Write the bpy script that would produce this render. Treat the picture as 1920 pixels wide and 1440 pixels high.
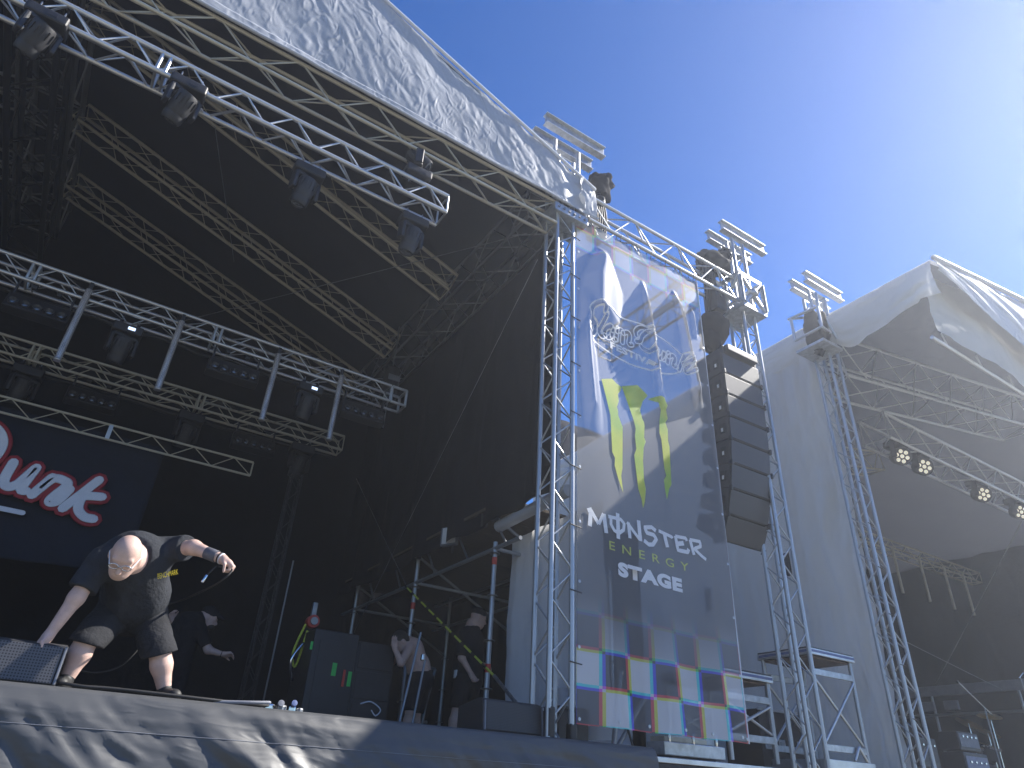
import bpy, bmesh, math, random
import numpy as np
from mathutils import Vector, Matrix, noise
random.seed(7)
scene = bpy.context.scene
for o in list(bpy.data.objects): bpy.data.objects.remove(o)
C = scene.collection
R = math.radians

# ------------------------------------------------------------ camera
EYE = Vector((0, 0, 1.6))
YAW, PITCH, ROLL = R(31.797), R(30.850), R(3.192)
fw = Vector((math.sin(YAW)*math.cos(PITCH), math.cos(YAW)*math.cos(PITCH), math.sin(PITCH)))
rt = Vector((math.cos(YAW), -math.sin(YAW), 0)); up = rt.cross(fw)
r2 = rt*math.cos(ROLL)+up*math.sin(ROLL); u2 = up*math.cos(ROLL)-rt*math.sin(ROLL)
cd = bpy.data.cameras.new('camera'); cam = bpy.data.objects.new('camera', cd); C.objects.link(cam)
cam.matrix_world = Matrix(((r2.x, u2.x, -fw.x, EYE.x), (r2.y, u2.y, -fw.y, EYE.y), (r2.z, u2.z, -fw.z, EYE.z), (0, 0, 0, 1)))
cd.sensor_width = 36; cd.lens = 24.0; cd.clip_start = 0.05; cd.clip_end = 3000
scene.camera = cam

# ------------------------------------------------------------ world, sun, exposure
SUN_EL, SUN_AZ = R(43), R(-9)      # azimuth from +x towards +y
sv = Vector((math.cos(SUN_EL)*math.cos(SUN_AZ), math.cos(SUN_EL)*math.sin(SUN_AZ), math.sin(SUN_EL)))
w = bpy.data.worlds.new('World'); scene.world = w; w.use_nodes = True
nt = w.node_tree; bg = nt.nodes['Background']
sky = nt.nodes.new('ShaderNodeTexSky'); sky.sky_type = 'NISHITA'; sky.sun_disc = False
sky.sun_elevation = SUN_EL; sky.sun_rotation = math.pi/2-SUN_AZ
sky.air_density = 1.0; sky.dust_density = 0.0; sky.ozone_density = 6.0
hs = nt.nodes.new('ShaderNodeHueSaturation'); hs.inputs['Saturation'].default_value = 1.23; hs.inputs['Hue'].default_value = .511
nt.links.new(sky.outputs[0], hs.inputs['Color']); nt.links.new(hs.outputs[0], bg.inputs[0]); bg.inputs[1].default_value = 0.076
sl = bpy.data.lights.new('sun', 'SUN'); sl.energy = 4.8; sl.angle = R(0.53); sl.color = (1.0, 0.95, 0.87)
so = bpy.data.objects.new('sun', sl); C.objects.link(so); so.location = (30, 0, 40)
so.rotation_euler = sv.to_track_quat('Z', 'Y').to_euler()
vs = scene.view_settings; vs.view_transform = 'Standard'; vs.look = 'None'; vs.gamma = 1; vs.use_curve_mapping = False
vs.exposure = 1.22
scene.render.engine = 'CYCLES'
scene.cycles.max_bounces = 8; scene.cycles.transparent_max_bounces = 24
scene.cycles.volume_bounces = 0

# ------------------------------------------------------------ materials
MT = {}
def newmat(name):
    m = bpy.data.materials.new(name); m.use_nodes = True; MT[name] = m
    return m, m.node_tree, m.node_tree.nodes['Principled BSDF']
def mat(name, col, rough=.5, metal=0, var=.12, scale=8, bump=0, bscale=60, spec=.5, coat=0, detail=4, stretch=None):
    m, t, b = newmat(name)
    tc = t.nodes.new('ShaderNodeTexCoord'); mp = t.nodes.new('ShaderNodeMapping')
    t.links.new(tc.outputs['Object'], mp.inputs[0])
    if stretch: mp.inputs['Scale'].default_value = stretch
    n = t.nodes.new('ShaderNodeTexNoise'); n.inputs['Scale'].default_value = scale; n.inputs['Detail'].default_value = detail
    t.links.new(mp.outputs[0], n.inputs[0])
    cr = t.nodes.new('ShaderNodeValToRGB'); e = cr.color_ramp.elements
    e[0].position = .28; e[1].position = .72
    e[0].color = (*[c*(1-var) for c in col], 1); e[1].color = (*[min(1, c*(1+var)) for c in col], 1)
    t.links.new(n.outputs[0], cr.inputs[0]); t.links.new(cr.outputs[0], b.inputs['Base Color'])
    mr = t.nodes.new('ShaderNodeMapRange'); mr.inputs[3].default_value = max(.02, rough-.08); mr.inputs[4].default_value = min(1, rough+.1)
    t.links.new(n.outputs[0], mr.inputs[0]); t.links.new(mr.outputs[0], b.inputs['Roughness'])
    b.inputs['Metallic'].default_value = metal; b.inputs['Specular IOR Level'].default_value = spec
    b.inputs['Coat Weight'].default_value = coat
    if bump:
        n2 = t.nodes.new('ShaderNodeTexNoise'); n2.inputs['Scale'].default_value = bscale; n2.inputs['Detail'].default_value = 5
        t.links.new(mp.outputs[0], n2.inputs[0])
        bp = t.nodes.new('ShaderNodeBump'); bp.inputs['Strength'].default_value = bump; bp.inputs['Distance'].default_value = .02
        t.links.new(n2.outputs[0], bp.inputs['Height']); t.links.new(bp.outputs[0], b.inputs['Normal'])
    return m
mat('alu', (.60, .61, .62), .38, .75, .22, 4)
mat('alu_dull', (.50, .46, .36), .5, .35, .3, 5)
mat('galv', (.45, .47, .49), .42, .7, .25, 14)
mat('steel', (.30, .31, .32), .45, .8, .2, 10)
mat('black_pvc', (.012, .012, .017), .62, 0, .35, 2.5, .25, 9)
mat('black_cloth', (.010, .010, .013), .9, 0, .3, 4, .35, 14, .2)
mat('wing_boards', (.10, .075, .05), .8, 0, .35, 6, .2, 30, stretch=(1, 8, 1))
mat('black_metal', (.018, .018, .021), .42, 0, .3, 12, .1, 90)
mat('black_plastic', (.022, .022, .025), .5, 0, .3, 10, .15, 120)
mat('black_rubber', (.014, .014, .015), .6, 0, .3, 20)
mat('speaker_paint', (.035, .035, .038), .62, 0, .2, 20, .3, 260)
mat('case_black', (.018, .019, .024), .42, 0, .25, 5, .1, 180)
mat('skin', (.60, .41, .34), .5, 0, .12, 18, .06, 200, .4)
mat('skin_arm', (.52, .35, .29), .5, 0, .12, 18, .06, 200, .4)
mat('tattoo', (.10, .10, .12), .6, 0, .5, 40)
mat('shirt', (.030, .033, .040), .9, 0, .25, 9, .35, 45, .2)
mat('shorts', (.026, .027, .031), .92, 0, .25, 9, .35, 40, .2)
mat('dark_shirt', (.010, .011, .015), .92, 0, .25, 9, .3, 45, .2)
mat('hair', (.018, .014, .011), .6, 0, .4, 60, .5, 160)
mat('beard', (.10, .055, .035), .8, 0, .4, 80, .4, 200)
mat('red_paint', (.45, .03, .02), .4, 0, .2, 10)
mat('red_tape', (.55, .05, .03), .5, 0, .15, 10)
mat('yellow_rope', (.55, .60, .06), .7, 0, .35, 60)
mat('green_tape', (.05, .55, .10), .6, 0, .1, 10)
mat('white_print', (.72, .74, .80), .7, 0, .06, 6)
mat('red_print', (.34, .022, .035), .7, 0, .1, 6)
mat('yellow_print', (.70, .55, .03), .7, 0, .1, 6)
mat('white_paper', (.75, .75, .73), .7, 0, .05, 6)
mat('blue_deck', (.10, .14, .30), .5, 0, .2, 8)
mat('plywood', (.09, .06, .045), .7, 0, .3, 6, .2, 30)
mat('dirt', (.15, .145, .12), .95, 0, .4, .8, .5, 6)
mat('gold', (.55, .38, .13), .3, .9, .2, 8)
mat('chrome', (.7, .7, .7), .15, 1, .05, 5)
mat('grey_case', (.16, .17, .20), .5, 0, .2, 8)
mat('amp_panel', (.25, .25, .33), .5, .2, .2, 8)

# silver tarpaulin, seen with daylight on it; slight translucency, creases in bump
def tarp(name, col, trans, rough=.42, bs=.6, sc=2.2, spec=.4, stretch=(1, 1, 1), dist=.06):
    m, t, b = newmat(name)
    tc = t.nodes.new('ShaderNodeTexCoord'); mp = t.nodes.new('ShaderNodeMapping'); mp.inputs['Scale'].default_value = stretch
    t.links.new(tc.outputs['Object'], mp.inputs[0])
    n = t.nodes.new('ShaderNodeTexNoise'); n.inputs['Scale'].default_value = sc; n.inputs['Detail'].default_value = 6; n.inputs['Distortion'].default_value = 1.6
    t.links.new(mp.outputs[0], n.inputs[0])
    try: n.noise_type = 'RIDGED_MULTIFRACTAL'
    except Exception: pass
    bp = t.nodes.new('ShaderNodeBump'); bp.inputs['Strength'].default_value = bs; bp.inputs['Distance'].default_value = dist
    t.links.new(n.outputs[0], bp.inputs['Height']); t.links.new(bp.outputs[0], b.inputs['Normal'])
    n3 = t.nodes.new('ShaderNodeTexNoise'); n3.inputs['Scale'].default_value = 1.3; n3.inputs['Detail'].default_value = 5
    t.links.new(mp.outputs[0], n3.inputs[0])
    cr = t.nodes.new('ShaderNodeValToRGB'); e = cr.color_ramp.elements; e[0].position = .3; e[1].position = .7
    e[0].color = (*[c*.86 for c in col], 1); e[1].color = (*col, 1)
    t.links.new(n3.outputs[0], cr.inputs[0]); t.links.new(cr.outputs[0], b.inputs['Base Color'])
    b.inputs['Roughness'].default_value = rough; b.inputs['Specular IOR Level'].default_value = spec
    if trans:
        tr = t.nodes.new('ShaderNodeBsdfTranslucent'); tr.inputs[0].default_value = (*[min(1, c*1.05) for c in col], 1)
        t.links.new(bp.outputs[0], tr.inputs['Normal'])
        mx = t.nodes.new('ShaderNodeMixShader'); mx.inputs[0].default_value = trans
        t.links.new(b.outputs[0], mx.inputs[1]); t.links.new(tr.outputs[0], mx.inputs[2])
        t.links.new(mx.outputs[0], t.nodes['Material Output'].inputs[0])
    return m
tarp('silver_tarp', (.50, .52, .56), .10, .45, .30, 5.0, stretch=(1.3, 1, .7), dist=.045)
tarp('thin_cover', (.55, .56, .58), .35, .5, .3, 2)
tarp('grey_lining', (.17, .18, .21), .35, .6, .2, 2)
tarp('wall_tarp', (.82, .81, .79), .30, .5, .35, 1.2, stretch=(1, 1, .35))
tarp('side_sheet', (.74, .75, .77), .25, .5, .35, 1.6, stretch=(1, 1, .3))
tarp('cream_tarp', (.66, .63, .56), .35, .6, .2, 1.5)
tarp('skirt_tarp', (.072, .075, .080), 0, .5, .25, 9, .5, (.35, 1, 1.2), .02)

# printed mesh banner: holes let the view through, threads carry a dark print; checks along top and bottom
def banner_mat(name, clear, col=None, tl=.15):
    m, t, b = newmat(name)
    N, L = t.nodes, t.links
    tc = N.new('ShaderNodeTexCoord')
    if col is None:
        sep = N.new('ShaderNodeSeparateXYZ'); L.new(tc.outputs['Object'], sep.inputs[0])
        chans = []
        for dx, dz in ((.034, -.024), (0, 0), (-.034, .024)):
            cmb = N.new('ShaderNodeCombineXYZ')
            a = N.new('ShaderNodeMath'); a.operation = 'ADD'; a.inputs[1].default_value = dx+.03; L.new(sep.outputs[0], a.inputs[0])
            c = N.new('ShaderNodeMath'); c.operation = 'ADD'; c.inputs[1].default_value = dz+.015; L.new(sep.outputs[2], c.inputs[0])
            L.new(a.outputs[0], cmb.inputs[0]); L.new(c.outputs[0], cmb.inputs[2]); cmb.inputs[1].default_value = .5*.315
            ch = N.new('ShaderNodeTexChecker'); ch.inputs['Scale'].default_value = 1/.315
            ch.inputs[1].default_value = (1, 1, 1, 1); ch.inputs[2].default_value = (0, 0, 0, 1)
            L.new(cmb.outputs[0], ch.inputs[0]); chans.append(ch.outputs[1])
        rgb = N.new('ShaderNodeCombineXYZ')
        for i in range(3): L.new(chans[i], rgb.inputs[i])
        # rows: two full rows at the foot, a faded third; two rows at the head
        ramp = N.new('ShaderNodeValToRGB'); ramp.color_ramp.interpolation = 'LINEAR'
        e = ramp.color_ramp.elements; e[0].position = 0; e[0].color = (1, 1, 1, 1); e[1].position = 1; e[1].color = (.55, .55, .55, 1)
        for p, v in ((.100, .95), (.112, .45), (.165, .12), (.19, 0), (.90, 0), (.905, .5)):
            q = ramp.color_ramp.elements.new(p); q.color = (v, v, v, 1)
        dv = N.new('ShaderNodeMath'); dv.operation = 'DIVIDE'; dv.inputs[1].default_value = 5.82; L.new(sep.outputs[2], dv.inputs[0])
        L.new(dv.outputs[0], ramp.inputs[0])
        mixc = N.new('ShaderNodeMix'); mixc.data_type = 'RGBA'
        L.new(ramp.outputs[0], mixc.inputs[0])
        mixc.inputs[6].default_value = (.17, .172, .185, 1)
        ml = N.new('ShaderNodeMapRange'); ml.data_type = 'FLOAT_VECTOR'
        ml.inputs[9].default_value = (.10, .10, .11); ml.inputs[10].default_value = (.88, .89, .93)
        L.new(rgb.outputs[0], ml.inputs[6]); L.new(ml.outputs[1], mixc.inputs[7])
        L.new(mixc.outputs[2], b.inputs['Base Color'])
    else:
        n = N.new('ShaderNodeTexNoise'); n.inputs['Scale'].default_value = 2.5; L.new(tc.outputs['Object'], n.inputs[0])
        cr = N.new('ShaderNodeValToRGB'); cr.color_ramp.elements[0].color = (*col[0], 1); cr.color_ramp.elements[1].color = (*col[1], 1)
        cr.color_ramp.elements[0].position = .35; cr.color_ramp.elements[1].position = .65
        L.new(n.outputs[0], cr.inputs[0]); L.new(cr.outputs[0], b.inputs['Base Color'])
    b.inputs['Roughness'].default_value = .55
    tr = N.new('ShaderNodeBsdfTranslucent'); tr.inputs[0].default_value = (.75, .72, .68, 1)
    m1 = N.new('ShaderNodeMixShader'); m1.inputs[0].default_value = .18 if col is None else tl
    L.new(b.outputs[0], m1.inputs[1]); L.new(tr.outputs[0], m1.inputs[2])
    tp = N.new('ShaderNodeBsdfTransparent'); tp.inputs[0].default_value = (1, 1, 1, 1)
    m2 = N.new('ShaderNodeMixShader'); m2.inputs[0].default_value = clear
    L.new(m1.outputs[0], m2.inputs[1]); L.new(tp.outputs[0], m2.inputs[2])
    L.new(m2.outputs[0], N['Material Output'].inputs[0])
    return m
banner_mat('mesh_print', .40)
banner_mat('mesh_white', .02, ((.90, .91, .95), (.94, .95, .97)), .30)
banner_mat('mesh_blue', .62, ((.05, .075, .13), (.07, .10, .17)), .3)
banner_mat('mesh_green', .04, ((.34, .62, .03), (.70, .76, .05)), .35)
banner_mat('mesh_lime', .15, ((.55, .60, .08), (.60, .64, .10)))
# lamps that give light off
def emis(name, col, s):
    m, t, b = newmat(name); b.inputs['Base Color'].default_value = (*col, 1)
    b.inputs['Emission Color'].default_value = (*col, 1); b.inputs['Emission Strength'].default_value = s
emis('lens_lit', (1, .93, .75), .2)
emis('screen_lit', (.55, .7, 1), .9)
m, t, b = newmat('lens_glass'); b.inputs['Base Color'].default_value = (.25, .27, .30, 1); b.inputs['Roughness'].default_value = .08; b.inputs['Metallic'].default_value = .7
m, t, b = newmat('tube_foil'); b.inputs['Metallic'].default_value = .35
tc = t.nodes.new('ShaderNodeTexCoord'); mp = t.nodes.new('ShaderNodeMapping'); mp.inputs['Scale'].default_value = (30, 30, 5); t.links.new(tc.outputs['Object'], mp.inputs[0])
n = t.nodes.new('ShaderNodeTexNoise'); n.inputs['Scale'].default_value = 1; n.inputs['Detail'].default_value = 5; t.links.new(mp.outputs[0], n.inputs[0])
cr = t.nodes.new('ShaderNodeValToRGB'); cr.color_ramp.elements[0].position = .42; cr.color_ramp.elements[1].position = .66
cr.color_ramp.elements[0].color = (.16, .15, .15, 1); cr.color_ramp.elements[1].color = (.95, .93, .92, 1)
t.links.new(n.outputs[0], cr.inputs[0]); t.links.new(cr.outputs[0], b.inputs['Base Color'])
bp = t.nodes.new('ShaderNodeBump'); bp.inputs['Strength'].default_value = .8; t.links.new(n.outputs[0], bp.inputs['Height']); t.links.new(bp.outputs[0], b.inputs['Normal'])
b.inputs['Roughness'].default_value = .25
# perforated grille: fine holes over dark
def grille(name, c0, c1, sc):
    m, t, b = newmat(name)
    tc = t.nodes.new('ShaderNodeTexCoord'); mp = t.nodes.new('ShaderNodeMapping'); mp.inputs['Rotation'].default_value = (0, 0, 0)
    t.links.new(tc.outputs['Object'], mp.inputs[0])
    v = t.nodes.new('ShaderNodeTexVoronoi'); v.inputs['Scale'].default_value = sc; v.inputs['Randomness'].default_value = 0
    t.links.new(mp.outputs[0], v.inputs['Vector'])
    cr = t.nodes.new('ShaderNodeValToRGB'); cr.color_ramp.elements[0].position = .42; cr.color_ramp.elements[1].position = .52
    cr.color_ramp.elements[0].color = (*c0, 1); cr.color_ramp.elements[1].color = (*c1, 1)
    t.links.new(v.outputs['Distance'], cr.inputs[0]); t.links.new(cr.outputs[0], b.inputs['Base Color'])
    b.inputs['Roughness'].default_value = .5; b.inputs['Metallic'].default_value = .2
grille('grille_dark', (.018, .018, .02), (.05, .05, .055), 90)
grille('grille_grey', (.01, .01, .012), (.10, .10, .11), 62)

# ------------------------------------------------------------ mesh helpers
CACHE = {}
def done(bm, name, m, smooth=False):
    me = bpy.data.meshes.new(name)
    bmesh.ops.recalc_face_normals(bm, faces=bm.faces)
    bm.to_mesh(me); bm.free()
    if smooth: me.polygons.foreach_set('use_smooth', [True]*len(me.polygons))
    me.materials.append(MT[m] if isinstance(m, str) else m)
    return me
def ucyl(m, n=8):
    k = ('cyl', m, n)
    if k not in CACHE:
        bm = bmesh.new(); bmesh.ops.create_cone(bm, cap_ends=True, segments=n, radius1=1, radius2=1, depth=1)
        me = done(bm, 'bar', m)
        for p in me.polygons: p.use_smooth = abs(p.normal.z) < .5
        CACHE[k] = me
    return CACHE[k]
def rbox_mesh(s, m, bev=.01, seg=2):
    k = ('box', tuple(round(v, 4) for v in s), m, bev)
    if k not in CACHE:
        bm = bmesh.new(); bmesh.ops.create_cube(bm, size=1)
        bmesh.ops.scale(bm, vec=s, verts=bm.verts)
        if bev: bmesh.ops.bevel(bm, geom=bm.edges[:], offset=min(bev, min(s)*.45), segments=seg, affect='EDGES', profile=.6)
        CACHE[k] = done(bm, 'box', m)
    return CACHE[k]
def put(name, me, parent=None, M=None, wm=None):
    """link a mesh; wm = world matrix (Matrix or location)"""
    o = bpy.data.objects.new(name, me); C.objects.link(o)
    if wm is None: wm = Matrix()
    if isinstance(wm, (tuple, list, Vector)): wm = Matrix.Translation(Vector(wm))
    o['_w'] = 0
    del o['_w']
    WM[o.name] = wm
    if parent:
        o.parent = parent; o.matrix_basis = WM[parent.name].inverted() @ wm
    else: o.matrix_basis = wm
    return o
WM = {}
def thing(name, label, cat, loc=(0, 0, 0), group=None, rot=None):
    o = bpy.data.objects.new(name, None); C.objects.link(o); o.empty_display_size = .1
    m = Matrix.Translation(Vector(loc))
    if rot: m = m @ rot
    o.matrix_basis = m; WM[o.name] = m
    tag(o, label, cat, group); return o
def tag(o, label, cat, group=None):
    o['label'] = label; o['category'] = cat
    if group: o['group'] = group
    return o
def bar(name, parent, a, b, r, m, n=8):
    a, b = Vector(a), Vector(b); d = b-a
    M = Matrix.Translation((a+b)/2) @ d.to_track_quat('Z', 'Y').to_matrix().to_4x4() @ Matrix.Diagonal((r, r, d.length, 1))
    return put(name, ucyl(m, n), parent, wm=M)
def box(name, parent, c, s, m, bev=.006, rot=None):
    M = Matrix.Translation(Vector(c))
    if rot is not None: M = M @ rot
    return put(name, rbox_mesh(s, m, bev), parent, wm=M)
def mesh_obj(name, verts, faces, m, parent=None, smooth=True, wm=None):
    me = bpy.data.meshes.new(name); me.from_pydata([tuple(v) for v in verts], [], faces); me.update()
    if smooth: me.polygons.foreach_set('use_smooth', [True]*len(me.polygons))
    me.materials.append(MT[m]); return put(name, me, parent, wm=wm)
def grid_obj(name, nu, nv, f, m, parent=None, wm=None, thick=0):
    vs = [f(i/nu, j/nv) for j in range(nv+1) for i in range(nu+1)]
    fs = [(j*(nu+1)+i, j*(nu+1)+i+1, (j+1)*(nu+1)+i+1, (j+1)*(nu+1)+i) for j in range(nv) for i in range(nu)]
    o = mesh_obj(name, vs, fs, m, parent, True, wm)
    if thick:
        md = o.modifiers.new('thick', 'SOLIDIFY'); md.thickness = thick; md.offset = 0
    return o
def catmull(P, sub=6):
    P = [Vector(p) for p in P]
    if len(P) < 3: return P
    out = []
    for i in range(len(P)-1):
        p0 = P[max(i-1, 0)]; p1 = P[i]; p2 = P[i+1]; p3 = P[min(i+2, len(P)-1)]
        for k in range(sub):
            t = k/sub
            out.append(.5*((2*p1)+(p2-p0)*t+(2*p0-5*p1+4*p2-p3)*t*t+(3*p1-p0-3*p2+p3)*t**3))
    out.append(P[-1]); return out
def tube_data(P, rad, n=8, flat=None, caps=True):
    """swept tube; flat=(axis vector, factor) squashes it along that axis"""
    P = [Vector(p) for p in P]; V = []; F = []
    if not hasattr(rad, '__len__'): rad = [rad]*len(P)
    rad = list(rad)
    if caps:
        d0 = (P[0]-P[1]).normalized(); d1 = (P[-1]-P[-2]).normalized()
        P = [P[0]+d0*rad[0], P[0]+d0*rad[0]*.7]+P+[P[-1]+d1*rad[-1]*.7, P[-1]+d1*rad[-1]]
        rad = [rad[0]*.05, rad[0]*.71]+rad+[rad[-1]*.71, rad[-1]*.05]
    prev = None
    for i, p in enumerate(P):
        d = (P[min(i+1, len(P)-1)]-P[max(i-1, 0)]).normalized()
        ref = Vector((0, 1, 0)) if flat else (prev if prev else (Vector((0, 0, 1)) if abs(d.z) < .9 else Vector((1, 0, 0))))
        s = d.cross(ref)
        if s.length < 1e-5: s = d.orthogonal()
        s.normalize(); u = s.cross(d).normalized(); prev = u
        for k in range(n):
            a = 2*math.pi*k/n
            off = s*math.cos(a)*rad[i]+u*math.sin(a)*rad[i]*(flat if flat else 1)
            V.append(p+off)
    for i in range(len(P)-1):
        for k in range(n): F.append((i*n+k, i*n+(k+1) % n, (i+1)*n+(k+1) % n, (i+1)*n+k))
    F.append(tuple(range(n))[::-1]); F.append(tuple((len(P)-1)*n+k for k in range(n)))
    return V, F
def tube(name, P, rad, m, parent=None, n=8, flat=None, sub=6, caps=True):
    Q = catmull(P, sub)
    if hasattr(rad, '__len__') and len(rad) != len(Q):
        rr = []
        for i in range(len(Q)):
            t = i/(len(Q)-1)*(len(rad)-1); k = min(int(t), len(rad)-2); rr.append(rad[k]+(rad[k+1]-rad[k])*(t-k))
        rad = rr
    V, F = tube_data(Q, rad, n, flat, caps)
    return mesh_obj(name, V, F, m, parent)
def lathe_mesh(prof, m, n=20, key=None):
    k = ('lathe', key, m)
    if key and k in CACHE: return CACHE[k]
    bm = bmesh.new(); rings = []
    for r, z in prof:
        rings.append([bm.verts.new((r*math.cos(2*math.pi*i/n), r*math.sin(2*math.pi*i/n), z)) for i in range(n)])
    for a, b in zip(rings, rings[1:]):
        for i in range(n): bm.faces.new((a[i], a[(i+1) % n], b[(i+1) % n], b[i]))
    bm.faces.new(rings[0]); bm.faces.new(rings[-1])
    me = done(bm, 'lathe', m)
    for p in me.polygons: p.use_smooth = True
    try: me.set_sharp_from_angle(angle=R(38))
    except Exception: pass
    if key: CACHE[k] = me
    return me
def ngon_obj(name, pts, m, parent, y, th=.004):
    bm = bmesh.new(); vs = [bm.verts.new((x, y, z)) for x, z in pts]
    f = bm.faces.new(vs)
    bmesh.ops.triangulate(bm, faces=[f for f in bm.faces if len(f.verts) > 4])
    return put(name, done(bm, name, m), parent)
def text_obj(name, body, m, parent, x0, z0, width, height, y, bold=0, spacing=1.0, normal=None, rot=0):
    cu = bpy.data.curves.new('t', 'FONT'); cu.body = body; cu.size = 1; cu.offset = bold; cu.extrude = 0; cu.space_character = spacing
    ob = bpy.data.objects.new('t', cu); C.objects.link(ob)
    dg = bpy.context.evaluated_depsgraph_get(); dg.update()
    me = bpy.data.meshes.new_from_object(ob.evaluated_get(dg)); bpy.data.objects.remove(ob)
    xs = [v.co.x for v in me.vertices]; ys = [v.co.y for v in me.vertices]
    sx = width/(max(xs)-min(xs)); sy = height/(max(ys)-min(ys)); mx, my = min(xs), min(ys)
    for v in me.vertices:
        v.co = Vector(((v.co.x-mx)*sx, v.co.z, (v.co.y-my)*sy))
    me.materials.clear(); me.materials.append(MT[m])
    M = normal if normal is not None else Matrix.Translation((x0, y, z0)) @ Matrix.Rotation(-rot, 4, 'Y')
    return put(name, me, parent, wm=M)

# ------------------------------------------------------------ lattice trusses
def truss(name, label, cat, A, B, w, h, seg, m='alu', rc=.025, rb=.010, group=None, upv=(0, 0, 1), faces='tblr', couplers=(), bm_=None, n=8, loc=None):
    A, B = Vector(A), Vector(B); d = (B-A).normalized(); upv = Vector(upv)
    s = d.cross(upv).normalized(); u = s.cross(d).normalized()
    t = thing(name, label, cat, loc or A, group)
    bmn = bm_ or m
    Lg = (B-A).length; k = max(1, round(Lg/seg)); st = Lg/k
    def P(i, a, b): return A+d*(st*i)+s*(a*w/2)+u*(b*h/2)
    if h > 0:
        cs = [(-1, -1), (1, -1), (1, 1), (-1, 1)]
        for a, b in cs: bar('chord', t, P(0, a, b), P(k, a, b), rc, m, 10)
        fc = {'b': (cs[0], cs[1]), 'r': (cs[1], cs[2]), 't': (cs[2], cs[3]), 'l': (cs[3], cs[0])}
        for q, f in enumerate(faces):
            c0, c1 = fc[f]
            for i in range(k):
                x, y = (c0, c1) if (i+q) % 2 == 0 else (c1, c0)
                bar('brace', t, P(i+.06, *x), P(i+.94, *y), rb, bmn, 6)
        for e in (0, k):
            for i in range(4): bar('end_brace', t, P(e, *cs[i]), P(e, *cs[(i+1) % 4]), rb*1.15, bmn, 6)
        for c in couplers:
            for dd in (-.035, .035):
                i = (c+dd)/st
                for a in range(4):
                    if a in (1, 3): bar('coupler_post', t, P(i, *cs[a]), P(i, *cs[(a+1) % 4]), .018, bmn, 6)
                    else: bar('coupler_bar', t, P(i, *cs[a]), P(i, *cs[(a+1) % 4]), .014, bmn, 6)
    return t, P, k
DECK = 1.98
def fbm(x, y, z=0, o=4): return noise.fractal(Vector((x, y, z)), 1.0, 2.0, o)
# ------------------------------------------------------------ ground
g = mesh_obj('ground', [(-900, -900, 0), (900, -900, 0), (900, 900, 0), (-900, 900, 0)], [(0, 1, 2, 3)], 'dirt', None, False)
g['kind'] = 'structure'

# ------------------------------------------------------------ main stage platform
sp = thing('stage_platform', 'wide main stage platform with dark tarpaulin skirt along its front', 'stage platform', (-2.35, 5, 0))
box('deck', sp, (-2.25, 8.55, DECK-.06), (13.1, 7.0, .11), 'plywood', .01)
RIDGES = [(.95, .14, .62, .17, .24), (1.45, .22, .60, .08, .14), (2.15, .20, .55, .10, .17), (.15, .26, .7, .11, .20), (2.9, .2, .5, .09, .18), (-.7, .22, .7, .12, .22), (2.6, .34, .6, .07, .12), (-1.6, .2, .65, .12, .2), (3.6, .25, .55, .08, .15)]
def skirt_pt(x, s):
    # s: metres measured over the edge: negative on the deck, positive down the front
    big = fbm(x*.7+3, s*.6, 1.7, 2)
    wob = .25*fbm(x*.6, s*.8, 4.4, 2)
    diag = 1-2*abs(fbm((s-.62*x+wob)*2.3, (x+.6*s)*.42, 5.1, 3))
    fine = 1-2*abs(fbm((s-.75*x+wob)*7, (x+.7*s)*1.3, 9.3, 3))
    hor = fbm(x*.5+.4*s, (s-.05*x)*11, 2.2, 3)
    amp = min(1, max(0, s)/.5)
    rid = 0
    for x0, s0, k, h_, w_ in RIDGES:
        if x > x0-.1:
            d = (s-s0-k*(x-x0))/math.sqrt(1+k*k)+.03*wob; w2 = w_*(.5+.5*min(1, (x-x0+.1)/.7))
            if -w2 < d < .45*w2:
                q_ = (1+d/w2) if d < 0 else 1-d/(.45*w2)
                rid += h_*q_*q_*(3-2*q_)*min(1, (x-x0+.1)/.5)*min(1, max(0, s)/.12)
    if s < 0: y, z = 5.0-s, DECK+.012+.006*hor
    else:
        a = min(1, s/.09)
        y = 5.0-.05*math.sin(a*math.pi/2)-.08*s; z = DECK+.012-s+.03*(1-a)
    near = max(0, 1-s/.45)
    y -= max(0, s > 0)*(.55*rid+.06*amp*diag+.06*amp*big+.014*min(1, s/.3)*fine+.026*min(1, s/.06)*near*hor)
    return (x, y, z)
grid_obj('skirt', 420, 110, lambda u, v: skirt_pt(-3.6+u*8.35, -.28+v*2.2), 'skirt_tarp', sp)
for s0 in (.20, .52, .86):
    V, F = tube_data([Vector(skirt_pt(-3.6+8.35*i/200, s0))+Vector((0, -.002, 0)) for i in range(201)], .0022, 5)
    mesh_obj('seam', V, F, 'grey_case', sp)
# wing deck to the right, plain aluminium edge
wd = thing('wing_deck', 'raised deck of the side wing with bare aluminium edge behind the banner', 'platform', (6.6, 5.4, 0))
box('deck', wd, (6.85, 8.65, DECK-.08), (4.85, 6.6, .10), 'plywood', .01)
box('edge_rail', wd, (6.85, 5.33, DECK-.05), (4.85, .03, .045), 'alu', .004)
box('edge_board', wd, (6.85, 5.34, DECK-.30), (4.85, .02, .44), 'black_pvc', .004)
for x in (4.8, 6.0, 7.2, 8.4):
    bar('leg', wd, (x, 5.5, 0), (x, 5.5, DECK-.14), .03, 'galv', 10)
sh = grid_obj('wing_skirt_sheet', 60, 30, lambda u, v: (4.35+u*1.0, 5.9+.05*fbm(u*5, v*2, 3), 2.5-v*.6+.02*math.sin(u*9)), 'silver_tarp', None)
tag(sh, 'crumpled silver sheet hanging low behind the foot of the printed banner', 'tarpaulin')

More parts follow.
